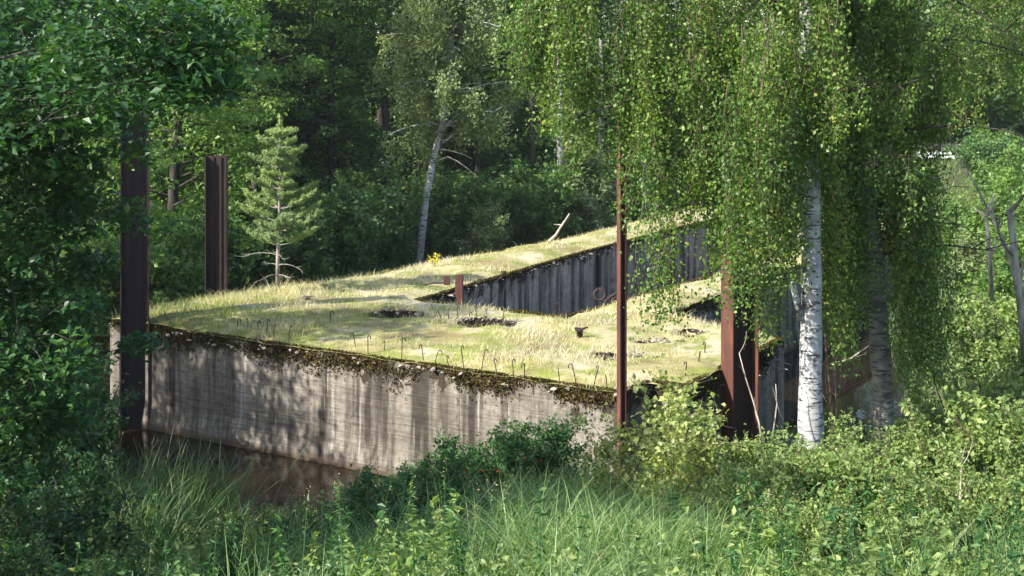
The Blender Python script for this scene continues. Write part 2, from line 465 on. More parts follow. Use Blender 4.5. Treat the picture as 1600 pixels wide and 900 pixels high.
def inside(P, poly):
    P = np.asarray(P); x, y = P[:, 0], P[:, 1]
    r = np.zeros(len(P), bool); n = len(poly)
    for i in range(n):
        a, b = poly[i], poly[(i + 1) % n]
        c = ((a[1] > y) != (b[1] > y))
        xi = (b[0] - a[0]) * (y - a[1]) / (b[1] - a[1] + 1e-12) + a[0]
        r ^= c & (x < xi)
    return r
def nearest(P, polys):
    best = np.full(len(P), 1e9); bp = P.copy()
    for poly in polys:
        n = len(poly)
        for i in range(n):
            a, b = np.array(poly[i]), np.array(poly[(i + 1) % n]); ab = b - a
            t = np.clip(((P - a) @ ab) / (ab @ ab), 0, 1)
            qn = a + t[:, None] * ab
            d = np.linalg.norm(P - qn, axis=1)
            m = d < best
            best[m] = d[m]; bp[m] = qn[m]
    return best, bp
def on_deck(P): return inside(P, outer) & ~inside(P, hole)

# openings sunk in the deck: centre pixel, half sizes in metres
HOLES = [(622, 496, .52, .20, -.2), (754, 510, .55, .20, -.25), (948, 562, .30, .11, -.1), (1080, 524, .26, .17, -.1), (1008, 539, .15, .07, 0)]
HC = [(T(a, b)[:2], hx, hy, ang) for a, b, hx, hy, ang in HOLES]
def hole_r(P):
    best = np.full(len(P), 9.0)
    for c, hx, hy, ang in HC:
        d = P - c; ca, sa = math.cos(ang), math.sin(ang)
        u = d[:, 0] * ca + d[:, 1] * sa; v = -d[:, 0] * sa + d[:, 1] * ca
        r = np.sqrt((u / hx) ** 2 + (v / (hy * 1.9)) ** 2) * (1 + .12 * np.sin(5 * np.arctan2(v, u)))
        best = np.minimum(best, r)
    return best

ruin = empty('concrete_ruin', (0, 0, 0), 'long weathered grey concrete lock ruin standing in the water with grass on its top', 'ruin')

def wall_faces(loop, mb, outward, seed, top_fn=None):
    n = len(loop); vb = []
    r = np.random.default_rng(seed)
    for i in range(n):
        a, b = np.array(loop[i]), np.array(loop[(i + 1) % n])
        Lg = np.linalg.norm(b - a); k = max(2, int(Lg / .16))
        t = b - a; t = t / Lg; nrm = np.array([t[1], -t[0]]) * outward
        zs = np.array([-1.0, .0, .12, .5, .9, 1.3, 1.55, 1.72, 1.84, TOP - .02])
        ts = np.linspace(0, 1, k + 1)
        rows = []
        for j, s in enumerate(ts):
            c = a + (b - a) * s
            nn = mnoise.noise(Vector((c[0] * 1.3, c[1] * 1.3, seed)))
            n2 = mnoise.noise(Vector((c[0] * 4.1, c[1] * 4.1, seed + 3)))
            for m_, z in enumerate(zs):
                e = 0
                edge = 0 if j in (0, k) else 1
                if z > 1.5:
                    e = -max(0, .10 * (nn + .35) + .09 * n2) * (z - 1.5) / .45 * edge
                if abs(z - .12) < .01: e = .05 * edge
                if z <= .01: e = .07 * edge
                zz = z - (max(0, .10 * (nn + .2)) if m_ == len(zs) - 1 else 0)
                rows.append((c[0] + nrm[0] * e, c[1] + nrm[1] * e, zz))
        nz = len(zs)
        qs = []
        for j in range(k):
            for m_ in range(nz - 1):
                qs.append((j * nz + m_, (j + 1) * nz + m_, (j + 1) * nz + m_ + 1, j * nz + m_ + 1))
        mb.add(rows, qs)
mw = MB(); wall_faces(outer, mw, 1, 11)
mw.build('outer_wall', M['conc_h'], ruin)
mw = MB(); wall_faces(hole, mw, 1, 23)
mw.build('chamber_wall', M['conc_v'], ruin)

# soil cap: grid snapped to the outline
step = .14
gxs = np.arange(-9, 13, step); gys = np.arange(21, 51, step)
X, Y = np.meshgrid(gxs, gys); Pg = np.stack([X.ravel(), Y.ravel()], 1)
ins = on_deck(Pg)
dist, npnt = nearest(Pg, [outer, hole])
Pn = np.where(ins[:, None], Pg, npnt)
dd = np.where(ins, dist, 0)
nzv = vnoise(Pn, 1.1, 5)
zt = TOP + np.minimum(dd, .5) * .16 + .05 * nzv + .03 * vnoise(Pn, 3.7, 9)
# higher turf towards the left rear corner
zt += .10 * np.exp(-(((Pn[:, 0] + 6.2) / 2.2) ** 2 + ((Pn[:, 1] - 29.5) / 2.5) ** 2))
hr = hole_r(Pn)
zt -= .30 * np.clip(1.15 - hr, 0, .3) / .3
idx = np.arange(len(Pg)).reshape(X.shape)
q = np.stack([idx[:-1, :-1], idx[:-1, 1:], idx[1:, 1:], idx[1:, :-1]], -1).reshape(-1, 4)
keep = (ins[q].sum(1) >= 1) & (np.max(np.where(ins[q], 0, dist[q]), axis=1) < step * 1.6)
q = q[keep]
tn = np.zeros(len(q))
cap = MB(); used = np.unique(q); remap = -np.ones(len(Pg), int); remap[used] = np.arange(len(used))
cap.add(np.column_stack([Pn, zt])[used], remap[q])
cap.build('turf_cap', M['turf'], ruin, smooth=True)
def deckz(P):
    dd, _ = nearest(P, [outer, hole])
    z = TOP + np.minimum(dd, .5) * .16 + .05 * vnoise(P, 1.1, 5)
    z += .10 * np.exp(-(((P[:, 0] + 6.2) / 2.2) ** 2 + ((P[:, 1] - 29.5) / 2.5) ** 2))
    return z

# rough stone maker
def rock(mb, c, s, r, tint=.5):
    t = (1 + 5 ** .5) / 2
    v = np.array([(-1, t, 0), (1, t, 0), (-1, -t, 0), (1, -t, 0), (0, -1, t), (0, 1, t), (0, -1, -t), (0, 1, -t), (t, 0, -1), (t, 0, 1), (-t, 0, -1), (-t, 0, 1)]) / 1.9
    v = v * r.uniform(.5, 1.25, (12, 1)) * np.array(s) * r.uniform(.7, 1.2, 3)
    f = [(0, 11, 5), (0, 5, 1), (0, 1, 7), (0, 7, 10), (0, 10, 11), (1, 5, 9), (5, 11, 4), (11, 10, 2), (10, 7, 6), (7, 1, 8), (3, 9, 4), (3, 4, 2), (3, 2, 6), (3, 6, 8), (3, 8, 9), (4, 9, 5), (2, 4, 11), (6, 2, 10), (8, 6, 7), (9, 8, 1)]
    a = r.uniform(0, 6.28); ca, sa = math.cos(a), math.sin(a)
    v = v @ np.array([[ca, sa, 0], [-sa, ca, 0], [0, 0, 1]])
    mb.add(v + np.array(c), None, f, tint)

# crumbled rim: broken lumps and moss along the edges
rr = np.random.default_rng(3)
rub = MB(); mo = MB()
def rim(a, b, out_n, dens_r, dens_m, drop=.25):
    a, b = np.array(a), np.array(b); Lg = np.linalg.norm(b - a); t = (b - a) / Lg
    for _ in range(int(Lg * dens_r)):
        s = rr.uniform(0, Lg)
        c = a + t * s + out_n * rr.normal(-.05, .05)
        sz = rr.choice([.02, .03, .045, .065], p=[.4, .3, .2, .1])
        rock(rub, (c[0] - out_n[0] * .03, c[1] - out_n[1] * .03, TOP - .03 - abs(rr.normal(0, .07))), (sz * 1.4, sz * 1.2, sz * .7), rr)
    n = int(Lg * dens_m); s = rr.uniform(0, Lg, n)
    cl = np.array([.5 + .9 * mnoise.noise(Vector((si * 1.3, 0, Lg))) for si in s])
    dz = np.abs(rr.normal(0, 1, n)) * drop * np.clip(cl, .15, 1.4)
    c = a[None] + t[None] * s[:, None] + out_n[None] * (rr.uniform(-.06, .035, n) - .05 * np.clip((drop - dz) / drop, 0, 1))[:, None]
    leaves(mo, np.column_stack([c, TOP + .03 - dz]), .045, .2, .3, .7, None, rr)
def outn(a, b):
    t = np.array(b) - np.array(a); t = t / np.linalg.norm(t); return np.array([t[1], -t[0]])
for i in range(len(outer)):
    a, b = outer[i], outer[(i + 1) % len(outer)]
    k = 1.0 if i in (9, 0, 1, 2) else .35
    rim(a, b, outn(a, b), 34 * k, 2600 * k, .20)
for i in range(len(hole)):
    a, b = hole[i], hole[(i + 1) % len(hole)]
    rim(a, b, outn(a, b), 8, 700, .10)
rub.build('crumbled_edge', M['stone'], ruin)['kind'] = 'stuff'
mo.build('moss_fringe', M['moss'], ruin)['kind'] = 'stuff'
# sunken openings lined in one near-black tone, with broken rim
for k, (c, hx, hy, ang) in enumerate(HC):
    pm = MB(); th = np.linspace(0, 2 * np.pi, 25)[:-1]
    rad = 1 + .15 * np.sin(th * 3 + k) + .08 * np.sin(th * 7)
    ca, sa = math.cos(ang), math.sin(ang)
    def ringp(s, z):
        u = np.cos(th) * hx * s * rad; v = np.sin(th) * hy * 1.9 * s * rad
        return np.column_stack([c[0] + u * ca - v * sa, c[1] + u * sa + v * ca, np.full(24, z)])
    z0 = float(deckz(c[None])[0])
    V = np.vstack([ringp(1.0, z0 - .01), ringp(.86, z0 - .22), [[c[0], c[1], z0 - .24]]])
    qs = [(i, (i + 1) % 24, 24 + (i + 1) % 24, 24 + i) for i in range(24)]
    pm.add(V, qs, [(24 + i, 24 + (i + 1) % 24, 48) for i in range(24)])
    lab = ['flat stone-rimmed hole in the turf nearest the left end', 'wide hole in the turf in front of the chamber', 'dark mossy hole in the turf beside the thin pole', 'dark round hole in the turf near the tall red beam', 'small dark hole between the two right poles'][k]
    o = pm.build('deck_opening', M['pit'], ruin); o['label'] = lab
    st = MB()
    nst = [55, 75, 14, 18, 10][k]
    for _ in range(nst):
        a = rr.uniform(-.25, 3.4) if k < 2 else rr.uniform(0, 6.28)
        s = rr.uniform(.75, 1.12)
        u, v = math.cos(a) * hx * s, math.sin(a) * hy * 1.9 * s
        sz = rr.uniform(.018, .05)
        rock(st, (c[0] + u * ca - v * sa, c[1] + u * sa + v * ca, z0 - .02 + rr.normal(0, .02)), (sz, sz, sz * .7), rr)
    if k >= 2:
        for _ in range(26):
            sz = rr.uniform(.02, .06)
            rock(st, (c[0] + hx * 1.0 + abs(rr.normal(.1, .22)), c[1] + rr.normal(0, .14), z0), (sz * 1.3, sz, sz * .4), rr)
    st.build('rubble', M['stone'], o)['kind'] = 'stuff'

# thin steel pins sticking from the shaded right walls
for _ in range(26):
    seg = random.random()
    a, b = (N2, E0) if seg < .75 else (A2, A2 + (A3 - A2) * .2)
    s = random.uniform(.05, .97); c = a + (b - a) * s; nn = outn(a, b)
    z = random.uniform(.7, 1.75); Ln = random.uniform(.12, .32)
    e = c + nn * Ln + (b - a) / np.linalg.norm(b - a) * random.uniform(-.06, .06)
    MB().tube([(c[0], c[1], z), (e[0], e[1], z - random.uniform(0, .04))], .008, 5).build('tie_rod', M['deadwood'], ruin)
# dark vertical slots and joint posts on the chamber wall
def chamber_post(px, py, w, mat, name, z0, z1, label=None):
    c = T(px, py)[:2]; dn = unit(DM - A); ang = math.atan2(dn[1], dn[0])
    nn = np.array([dn[1], -dn[0]])
    o = MB().box((c[0] + nn[0] * .03, c[1] + nn[1] * .03, (z0 + z1) / 2), (w, .10, z1 - z0), ang).build(name, mat, ruin)
    if label: o['label'] = label
chamber_post(785, 428, .10, M['rust_dark'], 'joint_post', -.5, 2.02)
chamber_post(748, 438, .08, M['rust_dark'], 'joint_post', -.5, 1.98)
chamber_post(934, 388, .14, M['rust_dark'], 'joint_post', .9, 1.9)
chamber_post(956, 382, .12, M['stone'], 'joint_post', -.5, 1.95)
chamber_post(1050, 358, .14, M['rust_dark'], 'joint_post', -.5, 2.0)
chamber_post(1032, 362, .14, M['rust_dark'], 'joint_post', -.5, 2.0)

# ------------------------------------------------------------------ grass on the ruin
def scatter_deck(n, r):
    P = np.column_stack([r.uniform(-9, 12.5, n), r.uniform(21, 51, n)])
    P = P[on_deck(P)]
    return P
r = np.random.default_rng(21)
P = scatter_deck(420000, r)
P = P[hole_r(P) > 1.05]
dz = deckz(P)
ns1 = vnoise(P, .8, 2); ns2 = vnoise(P, 2.4, 6)
dens = np.clip(.50 + ns1 * 1.1 + ns2 * .8, .08, 1)
leftness = np.clip((-P[:, 0] - 2) / 3.5, 0, 1)
dens = np.maximum(dens, leftness)
keep = r.uniform(size=len(P)) < dens * np.where(P[:, 1] > 36, .75, 1)
P, dz, ns1, ns2, leftness = P[keep], dz[keep], ns1[keep], ns2[keep], leftness[keep]
hgt = r.gamma(5, .0165, len(P)) * (1 + .8 * leftness + .5 * np.clip(ns2, 0, 1)) * (.75 + .5 * np.clip(ns1 + .3, 0, 1))
tint = np.clip(.54 + .62 * ns1 - .15 * leftness + r.normal(0, .16, len(P)), 0, 1)
# greener strip towards the front edge, straw on the left arm
vfront = (P - P0) @ unit(N1 - P0)
tint = np.where(vfront < 3.2, tint - .28 * np.clip(1 - vfront / 3.2, 0, 1), tint)
tint = np.clip(tint, 0, 1)
gb = MB()
blades(gb, np.column_stack([P, dz - .01]), hgt, .009, .55, .7, 2, r, tint)
tag(gb.build('deck_grass', M['dry_grass']), 'pale straw and green grass covering the top of the concrete ruin', 'grass', kind='stuff')

# ------------------------------------------------------------------ steel piles on the ruin
def hbeam_quads(depth, flange, tw=.016, tf=.022):
    d, f = depth / 2, flange / 2
    return [[(-d, -f), (-d + tf, -f), (-d + tf, f), (-d, f)], [(d - tf, -f), (d, -f), (d, f), (d - tf, f)], [(-d + tf, -tw / 2), (d - tf, -tw / 2), (d - tf, tw / 2), (-d + tf, tw / 2)]]
def hbeam(name, label, base, z0, z1, depth, flange, ang, mat, cat='steel beam', ribs=False, bolt=True):
    t = empty(name, (base[0], base[1], TOP), label, cat)
    qs = hbeam_quads(depth, flange)
    zb, zt_ = z0 - TOP, z1 - TOP
    MB().prism([qs[0]], zb, zt_, (0, 0, 0), ang).build('flange', mat, t)
    MB().prism([qs[1]], zb, zt_, (0, 0, 0), ang).build('flange', mat, t)
    MB().prism([qs[2]], zb, zt_ - .004, (0, 0, 0), ang).build('web', M['rust_dark'], t)  # darker rust than the flanges: the web's shade is put into its colour
    if ribs:
        d = depth / 2; rb = []
        for u in (-.34, .22):
            x = u * depth * .62
            rb.append([(x - .05, -.035), (x + .05, -.035), (x + .05, -.012), (x - .05, -.012)])
        MB().prism(rb, zb, zt_ - .03, (0, 0, 0), ang).build('rib', mat, t)
    return t
def zpix(py, d): return CAMZ - (py - HY) * d / F
# left tall pile, standing in a groove of the front wall
pl = W(211, 500, 27.72)
hbeam('steel_pile', 'tallest dark rusty steel pile at the left end of the concrete wall behind leaves', (pl[0] + .0, pl[1] - .02), -.8, zpix(158, 28.3), .54, .34, math.radians(14), M['rust_dark'], 'steel pile', True)
p2 = T(338, 453)
hbeam('steel_pile', 'squat dark brown ribbed steel pile left of the young pine', (p2[0], p2[1]), 1.6, zpix(243, p2[1]), .47, .36, math.radians(6), M['rust_dark'], 'steel pile', True)
p3 = W(1156, 560, 23.7)
hbeam('steel_pile', 'tall red rusty steel pile in the shaded right wall beside the hanging birch leaves', (p3[0], p3[1]), -.8, zpix(262, 23.7), .50, .36, math.radians(24), M['rust'], 'steel pile')
p4 = W(971.5, 600, 21.75)
hbeam('steel_pole', 'thin tall dark red steel pole at the near corner of the concrete', (p4[0], p4[1]), -.5, zpix(150, 21.75), .115, .10, math.radians(28), M['rust'], 'steel pole')
# bent beam at the edge of the chamber
pb = T(721, 455); pb = np.array([-1.18, pb[1] - .15])
t = empty('bent_beam', (pb[0], pb[1], 1.3), 'short rusty orange beam leaning at the edge of the chamber', 'steel beam')
zz1 = zpix(429, pb[1]) - 1.3; zz0 = zpix(500, pb[1]) - 1.3
v = []
for (z, w0, w1) in ((zz0, .06, .09), (zz0 + .2, -.02, .09), (zz0 + .45, -.07, .09), (zz1 - .03, -.08, .09), (zz1, -.03, .09)):
    v += [(w0, -.02, z), (w1, -.02, z), (w1, .0, z), (w0, .0, z)]
qs = []
for i in range(4):
    for j in range(4): qs.append((i * 4 + j, i * 4 + (j + 1) % 4, i * 4 + 4 + (j + 1) % 4, i * 4 + 4 + j))
qs += [(3, 2, 1, 0), (16, 17, 18, 19)]
MB().add(v, qs).build('flange', M['rust'], t)
MB().box((.09, .10, (zz0 + zz1) / 2), (.018, .24, zz1 - zz0 - .06)).build('web', M['rust_dark'], t)
MB().box((-.26, .05, zz1 - .14), (.14, .05, .20)).build('bracket', M['rust'], t)
MB().tube([(-.8, .1, zz1 - .24), (-.55, .08, zz1 - .20), (-.3, .07, zz1 - .19)], .022, 6).build('pipe', M['rust_dark'], t)
# short stubs
def stub(px, py, h, w, label, ang):
    c = T(px, py, TOP + .06)
    t = empty('steel_stub', (c[0], c[1], TOP + .02), label, 'steel stub', rz=ang)
    MB().prism(hbeam_quads(w, w * .8, .02, .02), -.15, h, (0, 0, 0)).build('post', M['rust_dark'], t)
    m_ = MB(); v = [(-w, -.06, h), (-w * .2, -.08, h - .01), (w * 1.5, -.03, h + .05), (w * .4, .08, h + .01), (-w * .8, .07, h + .03)]
    v2 = [(a, b, c_ + .022) for a, b, c_ in v]
    m_.add(v + v2, [(i, (i + 1) % 5, 5 + (i + 1) % 5, 5 + i) for i in range(5)], [(0, 2, 1), (0, 3, 2), (0, 4, 3), (5, 6, 7), (5, 7, 8), (5, 8, 9)])
    m_.build('bent_plate', M['rust_dark'], t)
stub(906, 531, .21, .10, 'small mushroom-shaped rusty stub standing alone in the mossy grass', .2)
stub(480, 473, .13, .10, 'low rusty stub at the far turf edge right of the young pine', -.2)
# lump of rusty scrap by the chamber edge behind the pole
c = T(955, 470)
t = empty('rusty_scrap', (c[0], c[1], TOP), 'tangle of rusty scrap at the chamber edge behind the thin pole', 'scrap')
for i in range(7):
    a = random.uniform(0, 3.1)
    MB().tube([(random.uniform(-.3, .1), random.uniform(-.1, .1), .0), (random.uniform(-.1, .3), random.uniform(-.1, .1), random.uniform(.1, .28))], .018, 6).build('bar', M['rust_dark'], t)
MB().box((.22, .0, .13), (.16, .12, .30), .3).build('bracket', M['rust'], t)
MB().tube([(-.25 + .12 * math.cos(a), 0, .14 + .12 * math.sin(a)) for a in np.linspace(0, 6.28, 14)], .014, 6).build('ring', M['rust'], t)

# rebar: (x, y top, y base) pixels, hook
def Z5(x): return 530 + x / 3
def Y5(y): return 300 + y / 3
bars = [(77, 660, 728), (135, 665, 755), (210, 680, 745), (293, 685, 775), (395, 705, 785), (448, 730, 800), (515, 750, 825), (585, 725, 828), (665, 740, 836), (740, 775, 856), (817, 775, 862), (868, 805, 876), (1033, 795, 885), (1113, 808, 905), (1193, 815, 905), (1257, 822, 910)]
front = [(Z5(a), Y5(b), Y5(c)) for a, b, c in bars]
front += [(x / 3, 300 + a / 3, 300 + b / 3 + 4) for x, a, b in ((1080, 578, 620), (1115, 590, 634), (1163, 588, 640), (1210, 600, 652), (1250, 598, 662), (1285, 620, 676), (1353, 620, 688), (1550, 560, 610))]
back = [(Z5(a), Y5(b), Y5(c)) for a, b, c in ((435, 512, 560), (483, 560, 602), (513, 565, 604), (555, 530, 606), (612, 562, 602), (652, 534, 612), (680, 545, 620), (765, 540, 606), (1010, 505, 570), (1040, 505, 575))]
back += [(1053, 444, 470), (1059, 452, 474), (1071, 448, 468), (1082, 450, 468)]
right = [(1091, 540, 568), (1101, 533, 552), (1071, 562, 586), (1041, 585, 604)]
hookdir = unit(L0 - P0)
def rebar(px, y0, y1, label, group, r_=.0085):
    c = T(px, y1, TOP + .05); h = max(.12, (y1 - y0) * c[1] / F)
    lx = random.uniform(-.07, .07) * (2 if random.random() < .2 else 1); h *= random.uniform(.8, 1.12); a = random.uniform(-1.3, 1.3); hk = random.uniform(.018, .035); s = random.choice([-1, 1, 1])
    pts = [(0, 0, -.12), (0, 0, 0), (lx * .5, 0, h * .5), (lx, 0, h - hk)]
    if random.random() < .8 or h > .3:
        for k in range(1, 7):
            th = math.pi * k / 6
            pts.append((lx + s * hk * (1 - math.cos(th)), 0, h - hk + hk * math.sin(th)))
        pts.append((lx + s * hk * 2, 0, h - hk * 2.2))
    ca, sa = math.cos(a), math.sin(a)
    pts = [(x * ca, x * sa, z) for x, y, z in pts]
    o = MB().tube(pts, r_, 6).build('rebar_hook', M['rust_dark'])
    o.location = (c[0], c[1], TOP + .03)
    tag(o, label, 'rebar', group)
ORD = 'first second third fourth fifth sixth seventh eighth ninth tenth eleventh twelfth thirteenth fourteenth fifteenth sixteenth seventeenth eighteenth nineteenth twentieth'.split()
ORD += ['twenty-' + w for w in ORD[:9]]
for k, b_ in enumerate(sorted(front)): rebar(*b_, ORD[k] + ' hooked bar from the left along the front edge of the turf', 'hooked bars along the front edge')
for k, b_ in enumerate(sorted(back)): rebar(*b_, ORD[k] + ' thin rusty bar from the left standing along the chamber edge', 'hooked bars along the chamber edge')
for b_, l in zip(right, ('taller hooked bar in the grass left of the tall red pile', 'straight thin bar nearest the tall red pile', 'curved hooked bar above the shaded right wall', 'cane-shaped hooked bar right of the thin pole at the near corner')): rebar(*b_, l, None, .010)

# ------------------------------------------------------------------ plant builders
def limb_path(p, d, length, n, up=.0, wander=.15, r=rng):
    pts = [np.array(p, float)]; d = unit(np.array(d, float))
    for i in range(n):
        d = unit(d + r.normal(0, wander, 3) + np.array([0, 0, up]))
        pts.append(pts[-1] + d * length / n)
    return np.array(pts)

def clump_points(c, rad, n, r, flat=.55):
    v = unit(r.normal(size=(n, 3))) * (r.uniform(.25, 1, (n, 1)) ** .6)
    return c + v * rad * np.array([1, 1, flat])

def broad_tree(name, h, crown_r, seed, leafmat, leaf=.17, clumps=75, per=190, low=.12, bark=None, trunk_r=.18, top_taper=.5):
    """returns an unlinked-prototype thing: trunk (> limbs mesh) and crown"""
    r = np.random.default_rng(seed)
    tr = MB(); cr = MB()
    path = limb_path((0, 0, -.3), (0, 0, 1), h * .95, 9, .1, .05, r)
    tr.tube(path, np.linspace(trunk_r, trunk_r * .2, 10), 8)
    for k in range(clumps):
        f = low + (1 - low) * (k + r.uniform()) / clumps
        ip = f * 8.6; i = min(int(ip), 8); p = path[i] + (path[i + 1] - path[i]) * (ip - i)
        R = crown_r * (1 - max(0, f - .45) / .55 * top_taper * 1.6) * r.uniform(.35, 1.05)
        R = max(R, .25)
        a = k * 2.4 + r.normal(0, .4)
        tip = p + np.array([math.cos(a) * R, math.sin(a) * R, r.uniform(-.08, .35) * R])
        midp = (p + tip) / 2 + np.array([0, 0, .08 * R])
        tr.tube([p, midp, tip], [trunk_r * .22, trunk_r * .14, .012], 5, False)
        cs = crown_r * r.uniform(.22, .38)
        leaves(cr, clump_points(tip, cs, int(per * r.uniform(.6, 1.3)), r, .5), leaf, .45, .1, .62, None, r)
        for _ in range(2):
            c2 = tip + r.normal(0, cs * .9, 3) * np.array([1, 1, .6])
            leaves(cr, clump_points(c2, cs * .55, int(per * .35), r, .5), leaf, .45, .1, .62, None, r)
    return tr, cr

PROTO = {}
def make_thing(key, name, label, cat, group, loc, rz, scale, parts):
    """parts: list of (part name, MB or existing mesh, material)"""
    t = empty(name, loc, label, cat, group, rz); t.scale = scale if not np.isscalar(scale) else (scale,) * 3
    if key in PROTO:
        for (pn, me) in PROTO[key]:
            o = bpy.data.objects.new(pn, me); COL.objects.link(o); o.parent = t
    else:
        PROTO[key] = []
        for pn, mb, mat, sm in parts():
            o = mb.build(pn, mat, t, smooth=sm); PROTO[key].append((pn, o.data))
    return t

def pb_broad(seed, mat, **k):
    def f():
        tr, cr = broad_tree('', seed=seed, leafmat=mat, **k)
        return [('trunk', tr, M[k.get('bark') or 'bark'], True), ('crown', cr, M[mat], False)]
    return f
def spruce_parts(seed, h=13, rad=2.4):
    def f():
        r = np.random.default_rng(seed); tr = MB(); cr = MB()
        tr.tube([(0, 0, -.3), (.05, 0, h * .5), (0, 0, h)], [.17, .11, .02], 8)
        z = .5
        while z < h - .3:
            R = rad * (1 - z / h) ** .8 + .15
            nb = 7
            for k in range(nb):
                a = r.uniform(0, 6.28); Lb = R * r.uniform(.7, 1.1)
                pts = [np.array([math.cos(a) * Lb * s, math.sin(a) * Lb * s, z - .25 * Lb * s + .12 * Lb * s * s]) for s in (0, .5, 1)]
                tr.tube(pts, [.025, .015, .006], 4, False)
                n = int(55 * Lb + 12)
                s = r.uniform(.12, 1, n) ** .8
                c = np.stack([np.cos(a) * Lb * s, np.sin(a) * Lb * s, z - .25 * Lb * s + .12 * Lb * s * s], 1)
                side = np.array([-math.sin(a), math.cos(a), 0])
                off = r.normal(0, .16, n) * (1.15 - s) * Lb * .9
                c = c + side * off[:, None] + np.array([0, 0, 1]) * (-np.abs(off) * .35 - r.uniform(0, .12, n))[:, None]
                leaves(cr, c, .20, .2, .25, .38, None, r)
            z += r.uniform(.26, .38)
        return [('trunk', tr, M['bark'], True), ('crown', cr, M['spruce'], False)]
    return f

# ------------------------------------------------------------------ forest beyond the water
def tree_at(key, px, d, name, label, cat, group, parts, sc=1.0, rz=None):
    x = (px - CX) * d / F
    return make_thing(key, name, label, cat, group, G(x, d) - np.array([0, 0, .1]), random.uniform(0, 6.28) if rz is None else rz, sc, parts)
kA = dict(h=15, crown_r=3.0, leaf=.17, clumps=80, per=150)
kB = dict(h=13, crown_r=2.6, leaf=.15, clumps=80, per=150, low=.05)
kC = dict(h=17, crown_r=3.3, leaf=.18, clumps=85, per=150, low=.3, trunk_r=.2)
FA = pb_broad(101, 'leaf_far', **kA); FB = pb_broad(102, 'leaf_far', **kB); FC = pb_broad(103, 'leaf_far', **kC)
FD = pb_broad(104, 'leaf_bright', **kB); FE = pb_broad(105, 'leaf_bright', **kC)
SP = spruce_parts(106)
row = [
 ('A', -80, 47, 'broadleaf_tree', 'dark leafy tree at the far left edge beyond the water', FA),
 ('D', 60, 45, 'broadleaf_tree', 'light green tree behind the near branches at the left', FD),
 ('D', 265, 42, 'broadleaf_tree', 'sunlit pale green tree between the two dark left piles', FD),
 ('B', 180, 48, 'broadleaf_tree', 'dark green tree behind the tallest left pile', FB),
 ('S', 430, 50, 'spruce_tree', 'dark spruce directly behind the young pine', SP),
 ('S', 345, 54, 'spruce_tree', 'dark spruce behind the squat steel pile', SP),
 ('E', 400, 58, 'broadleaf_tree', 'bright topped tree above the squat steel pile', FE),
 ('B', 520, 50, 'broadleaf_tree', 'dark leafy tree just right of the young pine', FB),
 ('C', 590, 54, 'broadleaf_tree', 'dark tall tree left of the leaning white birch', FC),
 ('S', 560, 59, 'spruce_tree', 'dark spruce between the young pine and the leaning birch', SP),
 ('D', 335, 47.5, 'broadleaf_tree', 'bright leafy tree rising behind and above the squat steel pile', FD),
 ('E', 465, 55, 'broadleaf_tree', 'sunlit tall tree above and right of the young pine', FE),
 ('D', 600, 57, 'broadleaf_tree', 'light green tree left of the leaning birch crown', FD),
 ('D', 790, 54, 'broadleaf_tree', 'light green tree at the left edge of the hanging birch leaves', FD),
 ('E', 860, 66, 'broadleaf_tree', 'tall light tree behind the straight white background birch', FE),
 ('A', 700, 60, 'broadleaf_tree', 'shaded tree behind the leaning white birch', FA),
 ('C', 745, 56, 'broadleaf_tree', 'dark tall tree right of the leaning white birch', FC),
 ('B', 850, 60, 'broadleaf_tree', 'dark tree behind the edge of the hanging birch leaves', FB),
 ('E', 945, 62, 'broadleaf_tree', 'lighter tree behind the upper part of the thin pole', FE),
 ('S', 1020, 66, 'spruce_tree', 'dark spruce right of the thin pole in the background', SP),
 ('A', 1110, 64, 'broadleaf_tree', 'background tree behind the tall red pile', FA),
 ('D', 1200, 68, 'broadleaf_tree', 'background tree left of the white near birch trunk', FD),
 ('B', 1320, 70, 'broadleaf_tree', 'background tree between the two near birch trunks', FB),
 ('A', 1420, 74, 'broadleaf_tree', 'background tree left of the guardrail', FA),
 ('D', 1500, 78, 'broadleaf_tree', 'light green tree standing behind the guardrail', FD),
 ('E', 1620, 72, 'broadleaf_tree', 'tall tree behind the road at the right edge', FE),
]
for k, px, d, nm, lab, fn in row:
    tree_at(k, px, d, nm, lab, 'tree', None, fn, random.uniform(.88, 1.15))
# deeper forest: trunks and crowns that only show through gaps
for i, (px, d) in enumerate([(-20, 60), (90, 64), (200, 62), (300, 68), (470, 66), (640, 68), (800, 72), (900, 76), (1060, 80), (1180, 82), (1300, 84), (1400, 88), (1560, 90), (30, 54), (500, 74), (350, 76), (720, 78), (130, 56)]):
    k, fn = [('A', FA), ('C', FC), ('S', SP), ('B', FB)][i % 4]
    near = min(row, key=lambda q_: abs(q_[1] - px))
    used = globals().setdefault('USED', set()); lab = 'dark deep-forest tree in the row behind the ' + near[4]
    if lab in used: lab = 'farthest deep-forest tree, hidden behind the ' + near[4]
    used.add(lab)
    tree_at(k, px, d, 'forest_tree', ' '.join(lab.split()[:16]), 'tree', 'trees deep in the forest', fn, random.uniform(1.1, 1.4))
# trees on the left bank and beside the camera: these throw the shade over the left of the view
for i, (x, y, s) in enumerate([(-17.5, 20.2, .75), (-12.9, 21.0, 1.0), (-20, 30, 1.0), (-14.0, 15.5, .62), (-17.5, 25, .8), (-13.2, 8.8, .85)]):
    k, fn = [('A', FA), ('B', FB), ('C', FC)][i % 3]
    make_thing(k, 'bank_tree', 'leafy tree outside the left edge, %s in distance from the viewer' % ['third', 'fourth', 'sixth', 'second', 'fifth', 'first', 'seventh', 'eighth'][min(i, 7)], 'tree', 'trees on the left bank', G(x, y), random.uniform(0, 6.28), s, fn)

